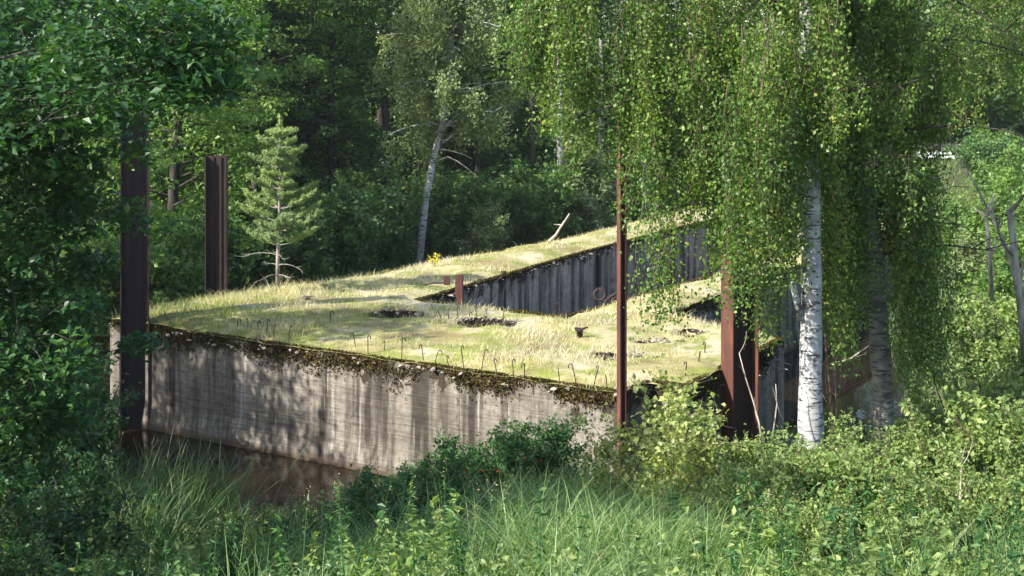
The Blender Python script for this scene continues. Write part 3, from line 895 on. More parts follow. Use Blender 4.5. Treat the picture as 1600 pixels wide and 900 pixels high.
# dark bare trunks standing in the forest
def bare_trunk(px, y0, y1, d, w, label, mat, lean=0, name='bare_trunk'):
    a = W(px, y0, d); b = W(px + lean, y1, d)
    a[2] = min(a[2], gz(a[0], a[1]))
    n = 6; pts = np.linspace(a, b, n) - a + np.random.default_rng(int(px)).normal(0, .04, (n, 3))
    t = empty(name, a, label, 'tree')
    MB().tube(pts, np.linspace(w / 2, w * .3, n), 8).build('trunk', mat, t, smooth=True)
    br = MB(); r = np.random.default_rng(int(px) + 1)
    for _ in range(9):
        i = r.integers(2, n); s = r.choice([-1, 1])
        p = pts[i - 1] + (pts[i] - pts[i - 1]) * r.uniform()
        q_ = limb_path(p, (s, r.normal(0, .5), .3), r.uniform(.5, 1.5), 4, -.05, .2, r)
        br.tube(q_, np.linspace(.02, .006, 5), 4, False)
    br.build('branches', mat, t)
for i, (px, y0, y1, d, w, ln, lab, mt) in enumerate([
 (397, 300, 60, 46, .26, 3, 'dark bare trunk above the squat steel pile', 'bark'),
 (648, 350, 60, 49.5, .24, 5, 'dark bare trunk directly left of the leaning birch trunk', 'bark'),
 (605, 330, 40, 50, .30, -4, 'dark trunk left of the leaning birch', 'bark'),
 (745, 330, 120, 51, .22, 4, 'dark thin trunk right of the leaning birch', 'bark'),
 (832, 330, 120, 52, .28, 0, 'dark trunk behind the first hanging birch strands', 'bark'),
 (878, 330, -20, 52, .28, -6, 'straight white birch trunk left of the thin pole', 'birch_bark'),
 (936, 330, 60, 53, .24, 4, 'pale grey trunk just left of the thin pole top', 'grey_bark'),
 (1008, 330, 40, 54, .22, 0, 'pale grey bare trunk just right of the thin pole', 'grey_bark'),
 (480, 250, 0, 52, .26, 6, 'dark slim trunk above and right of the young pine', 'bark')]):
    bare_trunk(px, y0, y1, d, w, lab, M[mt], ln)

# leaning birch in the middle distance
d = 46.0
base = W(653, 362, d); base[2] = min(base[2], gz(base[0], base[1]) - .1)
bt = empty('leaning_birch', base, 'leaning white birch with pale grey-green crown in front of the dark forest', 'birch tree')
path = np.array([W(x, y, d) for x, y in ((652, 366), (665, 310), (677, 250), (692, 190), (700, 140), (706, 60), (712, 0), (716, -90), (722, -190))]); path[0] = base
path -= base
MB().tube(path, [.125, .118, .11, .10, .095, .085, .075, .05, .02], 10).build('trunk', M['birch_bark'], bt, smooth=True)
r = np.random.default_rng(55)
lb, lc, sn = MB(), MB(), MB()
fork = np.array([W(x, y, d) - base for x, y in ((695, 175), (697, 120), (700, 50), (704, 0), (700, -80), (690, -160))])
lb.tube(fork, [.08, .07, .06, .055, .04, .01], 8)
for k in range(84):
    f = r.uniform(-.12, 1)
    src = path if r.uniform() < .6 else None
    p = (path[3] + (path[8] - path[3]) * f) if src is not None else (fork[0] + (fork[5] - fork[0]) * f)
    a = r.uniform(0, 6.28); Lg = r.uniform(.9, 2.3) * (1.15 - .5 * f)
    pts = limb_path(p, (math.cos(a), math.sin(a), .75), Lg, 5, -.12, .12, r)
    lb.tube(pts, np.linspace(.035, .008, 6), 5, False)
    for _ in range(9):
        q_ = pts[r.integers(2, 6)] + r.normal(0, .18, 3)
        Ls = r.uniform(.3, 1.3); n = int(Ls * 75) + 25
        s = r.uniform(0, 1, n)
        c = q_ + np.stack([r.normal(0, .13, n), r.normal(0, .13, n), -s * Ls], 1)
        leaves(lc, c, .10, .1, .35, .65, None, r)
for dx, dy, Lg, uz in ((1, 0, 1.2, .15), (1, -.2, .7, -.05), (-1, .2, .6, .2)):
    sn.tube(limb_path(path[2] + (path[3] - path[2]) * r.uniform(.2, .9), (dx, dy, uz), Lg, 5, -.10, .1, r), np.linspace(.03, .008, 6), 5, False)
q_ = np.array([W(x, y, d) - base for x, y in ((686, 250), (700, 245), (715, 252), (730, 263), (746, 277))])
sn.tube(q_, np.linspace(.03, .012, 5), 5, False)
lb.build('limb', M['birch_bark'], bt, smooth=True); sn.build('dead_branch', M['deadwood'], bt); lc.build('crown', M['leaf_willow'], bt)

# shrubs and reeds along the far bank
def shrub(key, name, label, loc, mat, h, rad, n, leaf, seed, group=None, rz=0, sc=1.0, droop=.1, cat='shrub', stems=9, aspect=.62, up=.4):
    def f():
        r = np.random.default_rng(seed); st = MB(); lf = MB()
        for k in range(stems):
            a = r.uniform(0, 6.28); tilt = r.uniform(.05, .75) * rad / h
            pts = limb_path((r.normal(0, .1), r.normal(0, .1), -.1), (math.cos(a) * tilt, math.sin(a) * tilt, 1), h * r.uniform(.6, 1.08), 6, 0, .12, r)
            st.tube(pts, np.linspace(.016, .004, 7), 5, False)
            for _ in range(5):
                i = r.integers(1, 6); a2 = r.uniform(0, 6.28)
                q_ = limb_path(pts[i], (math.cos(a2), math.sin(a2), .5), h * r.uniform(.18, .4), 4, .05, .15, r)
                st.tube(q_, np.linspace(.008, .003, 5), 4, False)
                m_ = n // (stems * 6)
                s = r.integers(0, 4, m_); u = r.uniform(0, 1, (m_, 1))
                c = q_[s] * (1 - u) + q_[s + 1] * u + r.normal(0, leaf * .75, (m_, 3))
                leaves(lf, c, leaf, up, droop, aspect, None, r)
            m_ = n // (stems * 6)
            s = r.integers(1, 6, m_); u = r.uniform(0, 1, (m_, 1))
            leaves(lf, pts[s] * (1 - u) + pts[s + 1] * u + r.normal(0, leaf * .9, (m_, 3)), leaf, up, droop, aspect, None, r)
        return [('stems', st, M['twig'], False), ('foliage', lf, M[mat], False)]
    return make_thing(key, name, label, cat, group, loc, rz, sc, f)
far_sh = [(150, 37.5, 1.2, 'lb', 'bright leafy bush on the far bank left of the tallest pile'), (262, 38.5, 1.25, 'lb', 'bright leafy bush on the far bank between the two left piles'),
 (215, 40, 1.3, 'df', 'dark leafy bush behind the tallest left pile'), (320, 41, 1.2, 'df', 'dark leafy bush at the foot of the squat pile'), (385, 42, 1.0, 'df', 'low dark bush left of the pine foot'),
 (480, 43.5, 1.2, 'df', 'dark bush right of the pine foot'), (540, 45, 1.3, 'df', 'dark bush on the bank above the drifted log'), (610, 46.5, 1.2, 'df', 'dark bush left of the leaning birch base'),
 (690, 48.5, 1.3, 'df', 'dark bush right of the leaning birch base'), (770, 50, 1.2, 'df', 'dark bush behind the middle of the far turf edge'), (840, 51.5, 1.4, 'df', 'dark bush behind the dead branch'), (905, 52.5, 1.5, 'gw', 'grey-green willow bush left of the thin pole in the background'), (925, 53, 1.2, 'gw', 'smaller grey willow bush behind the thin pole'),
 (990, 55, 1.5, 'df', 'dark bush behind the hanging leaves right of the thin pole'), (760, 47.5, .9, 'gw', 'drooping grey-green bush right of the leaning birch')]
for px, d, s, k, lab in far_sh:
    mt = {'lb': 'leaf_bright', 'df': 'leaf_far', 'gw': 'leaf_willow'}[k]
    x = (px - CX) * d / F
    shrub('far_' + k, 'bush', lab, G(x, d), mt, 2.3, 1.5, 9000, .11, {'lb': 71, 'df': 72, 'gw': 73}[k], None, random.uniform(0, 6), s * 1.1, cat='bush', stems=14)
for px, d, s, k, lab in [(1495, 46, 1.0, 'lb', 'light bush on the slope below the left end of the guardrail'), (1560, 43, 1.3, 'lb', 'light bush on the slope behind the dead saplings'), (1605, 38, 1.2, 'lb', 'light bush on the right bank cut by the picture edge'), (1520, 39, .8, 'gw', 'grey-green bush behind the thin dead sapling'), (1570, 57, 1.5, 'df', 'darker bush hiding the right part of the guardrail'), (1450, 50, .9, 'df', 'bush at the left end of the brown slope'), (1600, 52, 1.3, 'lb', 'light bush below the road at the right edge'), (1535, 60, .9, 'lb', 'small bush in front of the guardrail'), (1440, 74, 2.2, 'df', 'big dark bush beyond the road left of the guardrail'), (1500, 76, 2.4, 'lb', 'big light bush beyond the road above the guardrail'), (1555, 75, 2.3, 'df', 'big dark bush beyond the road near the right edge'), (1610, 77, 2.4, 'lb', 'big bush beyond the road cut by the right edge'), (1475, 86, 3, 'df', 'dark thicket farthest behind the guardrail'), (1575, 88, 3, 'df', 'dark thicket farthest behind the road at the right edge'), (1590, 31, 1.2, 'lb', 'light bush on the bank right of the dead saplings')]:
    mt = {'lb': 'leaf_bright', 'df': 'leaf_far', 'gw': 'leaf_willow'}[k]
    x = (px - CX) * d / F
    shrub('far_' + k, 'bush', lab, G(x, d), mt, 2.3, 1.5, 9000, .11, {'lb': 71, 'df': 72, 'gw': 73}[k], None, random.uniform(0, 6), s, cat='bush', stems=14)
# reed belt and undergrowth on the far banks
r = np.random.default_rng(81); ub = MB()
n = 60000
Xr = r.uniform(-24, 24, n); Yr = r.uniform(34, 66, n)
hh = ground_h(Xr, Yr); k_ = (hh > -.12) & (hh < 3.2) & ~((Xr > 10) & (Yr > 44)) & (r.uniform(size=n) < np.where(hh < .8, 1, .45)); Xr, Yr, hh = Xr[k_], Yr[k_], hh[k_]
blades(ub, np.stack([Xr, Yr, hh + .07 * patch_noise(Xr, Yr)], 1), r.uniform(.5, 1.15, len(Xr)), .035, .25, .5, 3, r)
tag(ub.build('far_reeds', M['reed']), 'dark green reeds and tall grass along the far banks', 'reeds', kind='stuff')
# floating weed on the quiet water by the far bank
r = np.random.default_rng(82)
fl = MB(); n = 16000
Xr = r.uniform(-9, 1, n); Yr = r.uniform(33, 49, n); hh = ground_h(Xr, Yr)
k_ = (hh < 0.02) & (Yr > np.interp(Xr, [-9, -7.9, 1.7, 6], [27, 29.5, 42.5, 50])); Xr, Yr = Xr[k_], Yr[k_]
leaves(fl, np.stack([Xr, Yr, np.full(len(Xr), .012)], 1), .12, 6, 0, .8, None, r)
tag(fl.build('floating_weed', M['leaf_shrub']), 'green floating weed on the water behind the ruin', 'water weed', kind='stuff')

# driftwood
def stick(name, label, pts, r0, r1, mat, cat='branch', twigs=0, sides=7):
    pts = np.array(pts, float); o = pts[0].copy()
    mb = MB(); mb.tube(pts - o, np.linspace(r0, r1, len(pts)), sides)
    rr_ = np.random.default_rng(int(abs(o[0]) * 97 + 5))
    for _ in range(twigs):
        i = rr_.integers(1, len(pts)); p = pts[i] - o
        dr = unit(pts[i] - pts[i - 1]) + rr_.normal(0, .6, 3)
        mb.tube(limb_path(p, dr, np.linalg.norm(pts[-1] - pts[0]) * rr_.uniform(.15, .35), 3, .05, .15, rr_), np.linspace(r1 * .9, r1 * .3, 4), 5, False)
    ob = mb.build(name, mat, smooth=True); ob.location = [float(c) for c in o]
    return tag(ob, label, cat)
stick('dead_branch', 'bleached dead branch leaning up from the far end of the turf edge', [W(858, 377, 39.5), W(868, 368, 39.6), (W(878, 352, 39.7)), W(890, 334, 39.8)], .05, .02, M['deadwood'], twigs=3)
stick('fallen_log', 'grey log lying in the weedy water beyond the turf', [W(572, 433, 44), W(592, 435, 43.6), W(616, 438, 43.2)], .06, .05, M['deadwood'], 'log')
stick('fallen_log', 'dark rotten log lying on the turf left of the pine foot', [T(382, 459, 2.0), T(410, 463, 2.02), T(446, 464, 2.0)], .035, .025, M['bark'], 'log')
# yellow flowers
c = T(679, 418, 2.0); yf = empty('yellow_flower_clump', c, 'small clump of yellow flowers at the far turf edge', 'flowers')
r = np.random.default_rng(4); sm = MB(); fm = MB()
for _ in range(16):
    a = r.uniform(0, 6.28); tp = np.array([math.cos(a) * r.uniform(.02, .17), math.sin(a) * .08, r.uniform(.1, .3)])
    sm.tube([(0, 0, -.03), tp * .5, tp], .004, 4, False); leaves(fm, tp + r.normal(0, .025, (10, 3)), .035, .5, 0, .9, None, r)
sm.build('stems', M['leaf_shrub'], yf); fm.build('blossoms', M['flower'], yf)

# ------------------------------------------------------------------ young pine
bx = T(434, 463, 1.98)
pine = empty('young_pine', bx, 'small lone bright green pine growing at the turf edge', 'pine tree')
r = np.random.default_rng(31); H = 3.85
tr = MB(); br = MB(); nd = MB(); db = MB()
path = np.array([(0, 0, -.1), (0.0, 0, .8), (.03, 0, 1.6), (.05, 0, 2.5), (.04, 0, 3.2), (.05, 0, H)])
tr.tube(path, [.05, .042, .036, .028, .018, .006], 8)
def trunk_at(z): return np.array([np.interp(z, path[:, 2], path[:, 0]), 0, z])
z = .45
while z < H - .22:
    dead = z < .95
    R = .78 * (1 - (z - 1.0) / (H - .9)) ** .75 + .06 if z > 1.0 else .62
    for k in range(7 if not dead else 3):
        a = r.uniform(0, 6.28); Lb = R * r.uniform(.45, 1.3)
        n = 6; s = np.linspace(0, 1, n)
        pts = trunk_at(z) + np.stack([np.cos(a) * Lb * s, np.sin(a) * Lb * s, Lb * (.05 * s + (.38 * s ** 2 if not dead else -.35 * s ** 2 + .25 * s))], 1)
        (db if dead else br).tube(pts, np.linspace(.012, .004, n), 5, False)
        if dead:
            for _ in range(3):
                i = r.integers(2, n); db.tube(limb_path(pts[i], (math.cos(a + r.normal(0, .7)), math.sin(a + r.normal(0, .7)), -.1), .2, 3, 0, .2, r), np.linspace(.005, .002, 4), 4, False)
            continue
        m_ = int(16 * Lb / .6) + 6
        for _ in range(m_):
            ss = r.uniform(.35, 1.05)
            p = trunk_at(z) + np.array([math.cos(a) * Lb * ss, math.sin(a) * Lb * ss, Lb * (.05 * ss + .38 * ss ** 2)])
            aa = a + r.normal(0, .9); lb_ = .20 * (1.3 - ss) + .03
            tip = p + np.array([math.cos(aa), math.sin(aa), .55]) * lb_
            nn = 34
            c = p + (tip - p) * r.uniform(.0, 1.1, (nn, 1))
            dirs = unit(unit(tip - p)[None] + r.normal(0, .65, (nn, 3)))
            leaves(nd, c + dirs * .03, .10, 0, 0, .13, None, r, axis=dirs * 3)
    z += r.uniform(.17, .30) if z > 1 else .22
leaves(nd, trunk_at(1)[None] * 0 + np.stack([r.normal(.045, .03, 160), r.normal(0, .03, 160), r.uniform(H - .38, H + .05, 160)], 1), .09, 0, 0, .14, None, r, axis=np.array([[0, 0, 3.0]]))
tr.build('trunk', M['grey_bark'], pine, smooth=True); br.build('branches', M['grey_bark'], pine); db.build('dead_branches', M['grey_bark'], pine); nd.build('needles', M['needle'], pine)

# ------------------------------------------------------------------ near birches
def blocked(top, Ls):
    # pruning: keep the lower white trunk clear and leave the gap above the road on the right open
    px = CX + top[0] * F / top[1]; yb = HY + (CAMZ - top[2] + Ls) * F / top[1]
    if 1236 < px < 1296 and yb > 285: return True
    if px > 1462 and yb > 232: return True
    if 1340 < px < 1392 and yb > 300 and top[1] < 20.6: return random.random() < .8
    if 1236 < px < 1300 and yb > 255 and random.random() < .5: return True
    return False
def near_birch(label, pathpx, d, rads, mat, seed, limbs, strands_per, leafden, name='weeping_birch', fork=None, leaf=.052):
    r = np.random.default_rng(seed)
    path = np.array([W(x, y, dd) for x, y, dd in pathpx]); base = path[0].copy(); base[2] = gz(base[0], base[1]) - .15; path[0] = base
    t = empty(name, base, label, 'birch tree')
    # finer trunk
    k = np.linspace(0, len(path) - 1, 40)
    fp = np.stack([np.interp(k, np.arange(len(path)), path[:, i]) for i in range(3)], 1); fr = np.interp(k, np.arange(len(path)), rads)
    fr = fr * (1 + .04 * np.sin(k * 9) + r.normal(0, .015, 40))
    MB().tube(fp - base, fr, 14).build('trunk', mat, t, smooth=True)
    lb, tw, lf = MB(), MB(), MB()
    for (i0, az, ln, rise, zoff) in limbs:
        p = np.array([np.interp(i0, np.arange(len(path)), path[:, i]) for i in range(3)])
        pts = limb_path(p, (math.cos(az), math.sin(az), rise), ln, 8, -.07, .08, r)
        lb.tube(pts - base, np.linspace(.03, .006, 9), 6, False)
        for sk in range(strands_per):
            if sk % 6 == 0:
                j = r.uniform(1.2, 8); i = min(int(j), 7)
                qb = pts[i] + (pts[i + 1] - pts[i]) * (j - i)
                side = r.normal(0, .42, 3); side[2] = abs(side[2]) * .6
                lb.tube(np.array([qb, qb + side * .6 + np.array([0, 0, .10]), qb + side]) - base, [.009, .006, .004], 4, False)
                lmax = r.uniform(.45, 1.7) * zoff; bt_ = r.normal(0, .16)
            q0 = qb + side
            q1 = q0 + r.normal(0, .13, 3)
            Ls = lmax * r.uniform(.35, 1.0)
            if blocked(q1, Ls): continue
            nseg = 7; s = np.linspace(0, 1, nseg)
            sway = r.normal(0, .14, 2)
            strand = q1 + np.stack([sway[0] * s + .05 * np.sin(s * 6 + r.uniform(0, 6)), sway[1] * s, -Ls * s], 1)
            tw.tube(np.vstack([q0, strand]) - base, np.linspace(.006, .002, nseg + 1), 3, False)
            n = int(leafden * Ls) + 10
            u = r.uniform(0, 1, n)
            c = np.stack([np.interp(u, s, strand[:, i]) for i in range(3)], 1) + r.normal(0, 1, (n, 3)) * (np.array([.075, .075, .055]) * (1.15 - .5 * u)[:, None])
            leaves(lf, c - base, leaf, .05, .45, .74, np.clip(r.uniform(0, 1, n) * .8 + .1 + bt_, 0, 1), r)
    lb.build('limbs', M['bark'], t, smooth=True); tw.build('twigs', M['twig'], t)
    lf.build('foliage', M['leaf_birch'], t)
    return t
rb = np.random.default_rng(77)
PI = math.pi
def mk_limbs(n, az_mid, az_sd, lmin, lmax, i0, i1, rise=(.1, .7), z=(.6, 1.3)):
    return [(rb.uniform(i0, i1), rb.normal(az_mid, az_sd), rb.uniform(lmin, lmax), rb.uniform(*rise), rb.uniform(*z)) for _ in range(n)]
limbs1 = mk_limbs(17, PI, .55, 1.4, 4.2, 3.2, 7.5, z=(.5, 1.2)) + mk_limbs(9, PI * .5, 1.4, 1, 2.6, 3.0, 7.5) + mk_limbs(5, 0, .6, 1, 2.0, 3.4, 7.5)
b1 = near_birch('near birch with the white trunk and long hanging leaf curtains over the ruin', [(1270, 760, 19), (1266, 620, 19), (1268, 480, 19), (1267, 300, 19), (1262, 180, 19), (1258, 80, 19), (1262, -60, 19), (1258, -200, 19), (1264, -360, 19)], 19, [.20, .155, .135, .125, .115, .10, .09, .07, .03], M['birch_bark'], 201, limbs1, 25, 95)
limbs2 = mk_limbs(11, 0, .9, 1.0, 3.2, 1.9, 7.5, z=(.9, 1.7)) + mk_limbs(12, PI, .9, .8, 2.2, 3.4, 7.5)
b2 = near_birch('second birch with darker rough bark standing right of the white one', [(1384, 720, 20.5), (1380, 620, 20.5), (1372, 500, 20.5), (1366, 390, 20.5), (1352, 290, 20.5), (1346, 150, 20.5), (1340, 0, 20.5), (1336, -150, 20.5), (1340, -330, 20.5)], 20.5, [.16, .14, .14, .13, .12, .11, .09, .06, .03], M['birch_bark_dark'], 202, limbs2, 32, 100)
limbs3 = mk_limbs(15, PI, .8, 1.2, 3.0, 4.6, 7.5, z=(.5, .9)) + mk_limbs(8, PI * .5, 1.5, 1, 2.4, 4.6, 7.5, z=(.5, .9))
b3 = near_birch('birch outside the right edge with dark leaves hanging into the top right corner', [(1700, 700, 24), (1698, 560, 24), (1690, 420, 24), (1680, 300, 24), (1676, 180, 24), (1670, 60, 24), (1672, -60, 24), (1668, -200, 24), (1670, -330, 24)], 24, [.16, .14, .13, .12, .11, .1, .08, .06, .03], M['birch_bark_dark'], 203, limbs3, 40, 70, leaf=.055)
# broken fork stump on the white birch
MB().tube([np.array(W(1252, 500, 18.95)) - np.array(b1.location), np.array(W(1245, 470, 18.9)) - np.array(b1.location), np.array(W(1238, 440, 18.85)) - np.array(b1.location)], [.05, .045, .035], 8).build('broken_fork', M['birch_bark'], b1, smooth=True)
# overhanging limbs that carry the curtains down over the thin pole
def curtain(parent, px0, px1, y0, ybot, d, n, seed, leafden=95, leaf=.052):
    r = np.random.default_rng(seed); base = np.array(parent.location); tw, lf = MB(), MB()
    for sk in range(n):
        if sk % 5 == 0: xb = r.uniform(px0, px1); db_ = d + r.normal(0, .4); yt = y0 + r.uniform(-70, 90); ybb = ybot(xb) + r.normal(0, 26); bt_ = r.normal(0, .16)
        x = xb + r.normal(0, 9); dd = db_ + r.normal(0, .1)
        top = W(x, yt + r.uniform(-20, 40), dd); yb = ybb - abs(r.normal(0, 38)) * (1 if n > 12 else .4)
        bot = W(x + r.normal(0, 9), max(yb, yt + 60), dd)
        s = np.linspace(0, 1, 8); st = top + (bot - top) * s[:, None]; st[:, 0] += .05 * np.sin(s * 7 + r.uniform(0, 6))
        tw.tube(st - base, np.linspace(.007, .002, 8), 3, False)
        Ls = np.linalg.norm(bot - top); m_ = int(Ls * leafden)
        u = r.uniform(0, 1, m_)
        c = np.stack([np.interp(u, s, st[:, i]) for i in range(3)], 1) + r.normal(0, 1, (m_, 3)) * np.array([.085, .085, .06])
        leaves(lf, c - base, leaf, .05, .45, .74, np.clip(r.uniform(0, 1, m_) * .8 + .1 + bt_, 0, 1), r)
    tw.build('hanging_twigs', M['twig'], parent); lf.build('hanging_foliage', M['leaf_birch'], parent)
curtain(b1, 1000, 1045, 330, lambda x: 560 - abs(x - 1020) * 3.5, 18.6, 9, 301, 100)
curtain(b1, 880, 1140, 150, lambda x: 350 + 50 * math.sin(x * .025 + 1), 18.8, 60, 302)
curtain(b1, 1120, 1250, 120, lambda x: 470 + 40 * math.sin(x * .05), 18.4, 42, 303)
curtain(b1, 1296, 1342, 150, lambda x: 545 - abs(x - 1315) * 1.5, 19.9, 55, 312)
curtain(b2, 1300, 1345, 240, lambda x: 470, 21.2, 30, 313)
curtain(b1, 1160, 1225, 350, lambda x: 560 - abs(x - 1190), 19.5, 12, 304)
curtain(b1, 780, 920, -60, lambda x: 130 + (x - 780) * .8, 19.3, 55, 305)
curtain(b2, 1408, 1490, 330, lambda x: 640 - abs(x - 1430) * .8, 20.2, 44, 306)
curtain(b2, 1390, 1465, 40, lambda x: 400, 20.3, 30, 311)
curtain(b2, 1290, 1400, 60, lambda x: 330, 19.8, 34, 307)
curtain(b1, 1175, 1300, 0, lambda x: 285 + 25 * math.sin(x * .07), 18.5, 46, 308)
curtain(b1, 1165, 1235, 60, lambda x: 420 - abs(x - 1195), 18.3, 34, 309)
curtain(b1, 900, 1160, -40, lambda x: 210 + 40 * math.sin(x * .04), 18.9, 80, 310)
lm = MB(); bb = np.array(b1.location)
lm.tube(np.array([W(1262, 215, 19), W(1200, 150, 19), W(1100, 130, 18.9), W(1000, 150, 18.8), W(880, 190, 18.8)]) - bb, [.05, .045, .035, .022, .008], 7)
lm.tube(np.array([W(1264, 310, 19), W(1180, 290, 18.8), W(1100, 320, 18.7), (W(1060, 322, 18.6)), W(1005, 345, 18.6)]) - bb, [.045, .035, .025, .018, .006], 7)
lm.tube(np.array([W(1258, 60, 19), W(1150, -60, 19), W(980, -80, 19.2), W(800, -50, 19.3)]) - bb, [.05, .045, .03, .01], 7)
lm.build('long_limb', M['bark'], b1, smooth=True)

# ------------------------------------------------------------------ near broadleaf tree on the left
r = np.random.default_rng(91)
base = G(-7.3, 13.2); lt = empty('broadleaf_tree', base, 'near dark green broadleaf tree whose boughs fill the left edge', 'tree')
tr, br, lf = MB(), MB(), MB()
path = limb_path((0, 0, -.3), (.03, 0, 1), 8.5, 9, .1, .04, r)
tr.tube(path, np.linspace(.22, .06, 10), 10)
def bough(px, py, d, rad, n, leaf=.078, dens_flat=.5):
    c = W(px, py, d) - base
    z0 = np.clip(c[2] - 1.2, .6, 8.0); s = np.array([np.interp(z0, path[:, 2], path[:, i]) for i in range(3)])
    mid = (s + c) / 2 + np.array([0, 0, .25]); br.tube([s, s * .7 + c * .3 + np.array([0, 0, .2]) + r.normal(0, .08, 3), mid + r.normal(0, .1, 3), c * .75 + s * .25 + np.array([0, 0, .12]), c], [.024, .018, .013, .008, .004], 6, False)
    for jj in range(int(n * 1.25)):
        cc = (c if jj < n else s + (c - s) * r.uniform(.35, .9)) + r.normal(0, .55, 3) * rad * np.array([1, 1, .55])
        cw = cc + base; cpx = CX + cw[0] * F / cw[1]; cpy = HY + (CAMZ - cw[2]) * F / cw[1]
        if cpy < -35 and cw[0] > -6.6: continue
        if rad > .25 and cpx > np.interp(cpy, [0, 120, 165, 190, 215, 420, 520, 640, 700], [400, 360, 330, 215, 150, 150, 135, 130, 100]): continue
        if jj < n: br.tube([c * .7 + cc * .3, (c + 2 * cc) / 3 + np.array([0, 0, .04]), cc], [.006, .005, .002], 4, False)
        leaves(lf, clump_points(cc, .26, 46, r, .45), leaf, .55, .1, .68, np.clip(r.uniform(0, .8, 46) + r.normal(.1, .15), 0, 1), r)
for (px, py, d, rad, n) in [
  (20, 20, 13, 1.0, 40), (120, 30, 13.5, 1.0, 38), (225, 50, 11, .72, 34), (60, 120, 12.6, 1.0, 42), (170, 130, 11.5, .7, 30), (265, 118, 11, .52, 24), (318, 150, 11, .30, 12), (290, 30, 11.3, .5, 14),
  (30, 220, 12.6, .9, 38), (110, 215, 13, .8, 30), (40, 320, 12.8, .8, 34), (110, 330, 13.4, .6, 20), (20, 420, 12.6, .8, 34), (90, 440, 13, .7, 24), (205, 235, 12.7, .24, 5), (200, 335, 12.8, .22, 5),
  (30, 520, 12.4, .8, 34), (100, 540, 13.2, .55, 20), (165, 560, 13.2, .3, 8), (222, 540, 13.2, .12, 3), (20, 620, 12.2, .8, 34), (80, 620, 12.8, .5, 20), (50, 700, 12.4, .5, 18), (-90, 150, 12.5, 1.2, 30), (-90, 400, 12.5, 1.2, 26), (-60, 600, 12, 1.1, 22)]:
    bough(px, py, d, rad, n)
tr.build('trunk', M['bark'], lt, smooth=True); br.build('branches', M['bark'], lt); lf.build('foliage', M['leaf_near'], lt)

# ------------------------------------------------------------------ near bank: ground cover
r = np.random.default_rng(61)
def bank_pts(n, x0, x1, y0, y1):
    Xr = r.uniform(x0, x1, n); Yr = r.uniform(y0, y1, n)
    k_ = (np.abs(Xr) < Yr * .40 + 1.0); Xr, Yr = Xr[k_], Yr[k_]
    P2 = np.stack([Xr, Yr], 1); hh = ground_h(Xr, Yr)
    k_ = (hh > -.03) & ~inside(P2, outer); Xr, Yr, hh = Xr[k_], Yr[k_], hh[k_]
    return np.stack([Xr, Yr, hh + .07 * patch_noise(Xr, Yr)], 1)
Pb = bank_pts(130000, -9, 10, 8.5, 27)
pn = vnoise(Pb, .9, 12)
k_ = r.uniform(size=len(Pb)) < np.clip(.75 + pn, .35, 1); Pb, pn = Pb[k_], pn[k_]
hgt = np.where((Pb[:, 1] > 18.2) & (Pb[:, 0] > -5) & (Pb[:, 0] < -2), .45, 1.0) * r.uniform(.15, .60, len(Pb)) * np.clip(.75 + vnoise(Pb, 2.2, 3), .5, 1.3) * (1 + .6 * pn)
gb = MB(); blades(gb, Pb, hgt, r.uniform(.008, .015, len(Pb)), .4, .9, 4, r)
tag(gb.build('bank_grass', M['grass']), 'long lush green grass covering the near bank', 'grass', kind='stuff')
Pb = bank_pts(52000, -9, 10, 8.5, 26)
lfm = MB(); leaves(lfm, Pb + np.stack([r.normal(0, .03, len(Pb)), r.normal(0, .03, len(Pb)), r.uniform(.05, .42, len(Pb))], 1), .065, .6, .1, .6, None, r)
tag(lfm.build('ground_cover', M['leaf_shrub']), 'small leafy herbs growing through the bank grass', 'ground cover', kind='stuff')
def weeds(name, label, cat, n, x0, x1, y0, y1, mat, h0, h1, leaf, heads=None, seed=5, aspect=.5):
    r_ = np.random.default_rng(seed); Pw = bank_pts(n, x0, x1, y0, y1)
    Pw = Pw[(vnoise(Pw, .8, seed) > -.05) & ~((Pw[:, 1] > 17.5) & (Pw[:, 0] > -4.6) & (Pw[:, 0] < -1.6))]
    pxw = CX + Pw[:, 0] * F / Pw[:, 1]
    Pw = Pw[~((pxw > 730) & (pxw < 1150) & (r_.uniform(size=len(Pw)) < .85))]
    wm = MB()
    for p in Pw:
        h = r_.uniform(h0, h1); lean = r_.normal(0, .12, 2)
        tip = p + np.array([lean[0] * h, lean[1] * h, h])
        wm.tube(np.array([p, (p + tip) / 2, tip]), [.006, .005, .002], 3, False, .3)
        k = int(h * 42); u = r_.uniform(.15, 1, (k, 1)); c = p + (tip - p) * u
        a = r_.uniform(0, 6.28, k); rad_ = leaf * .55 * (1.2 - .6 * u[:, 0])
        dv = np.stack([np.cos(a), np.sin(a), np.full(k, .1)], 1)
        leaves(wm, c + dv * rad_[:, None], leaf, .5, 0, aspect, None, r_, axis=dv * 3)
        if heads: leaves(wm, tip + r_.normal(0, .012, (12, 3)) * np.array([1, 1, 4.5]), .017, 0, 0, .5, np.full(12, 1.0), r_)
    tag(wm.build(name, M[mat]), label, cat, kind='stuff')
weeds('broad_weeds', 'bushy leafy weeds mixed through the near bank grass', 'weeds', 1500, -9, 9, 9, 22, 'leaf_shrub', .35, .9, .085, seed=5)
weeds('nettle_weeds', 'darker narrow leaved weeds mixed through the near bank grass', 'weeds', 1500, -9, 9, 9, 21, 'leaf_rose', .4, 1.0, .075, seed=9, aspect=.35)
weeds('seeding_weeds', 'thin tall weeds with pale seed heads on the near bank', 'weeds', 650, -9, 9, 10, 22, 'reed', .6, 1.15, .06, heads=True, seed=14, aspect=.2)
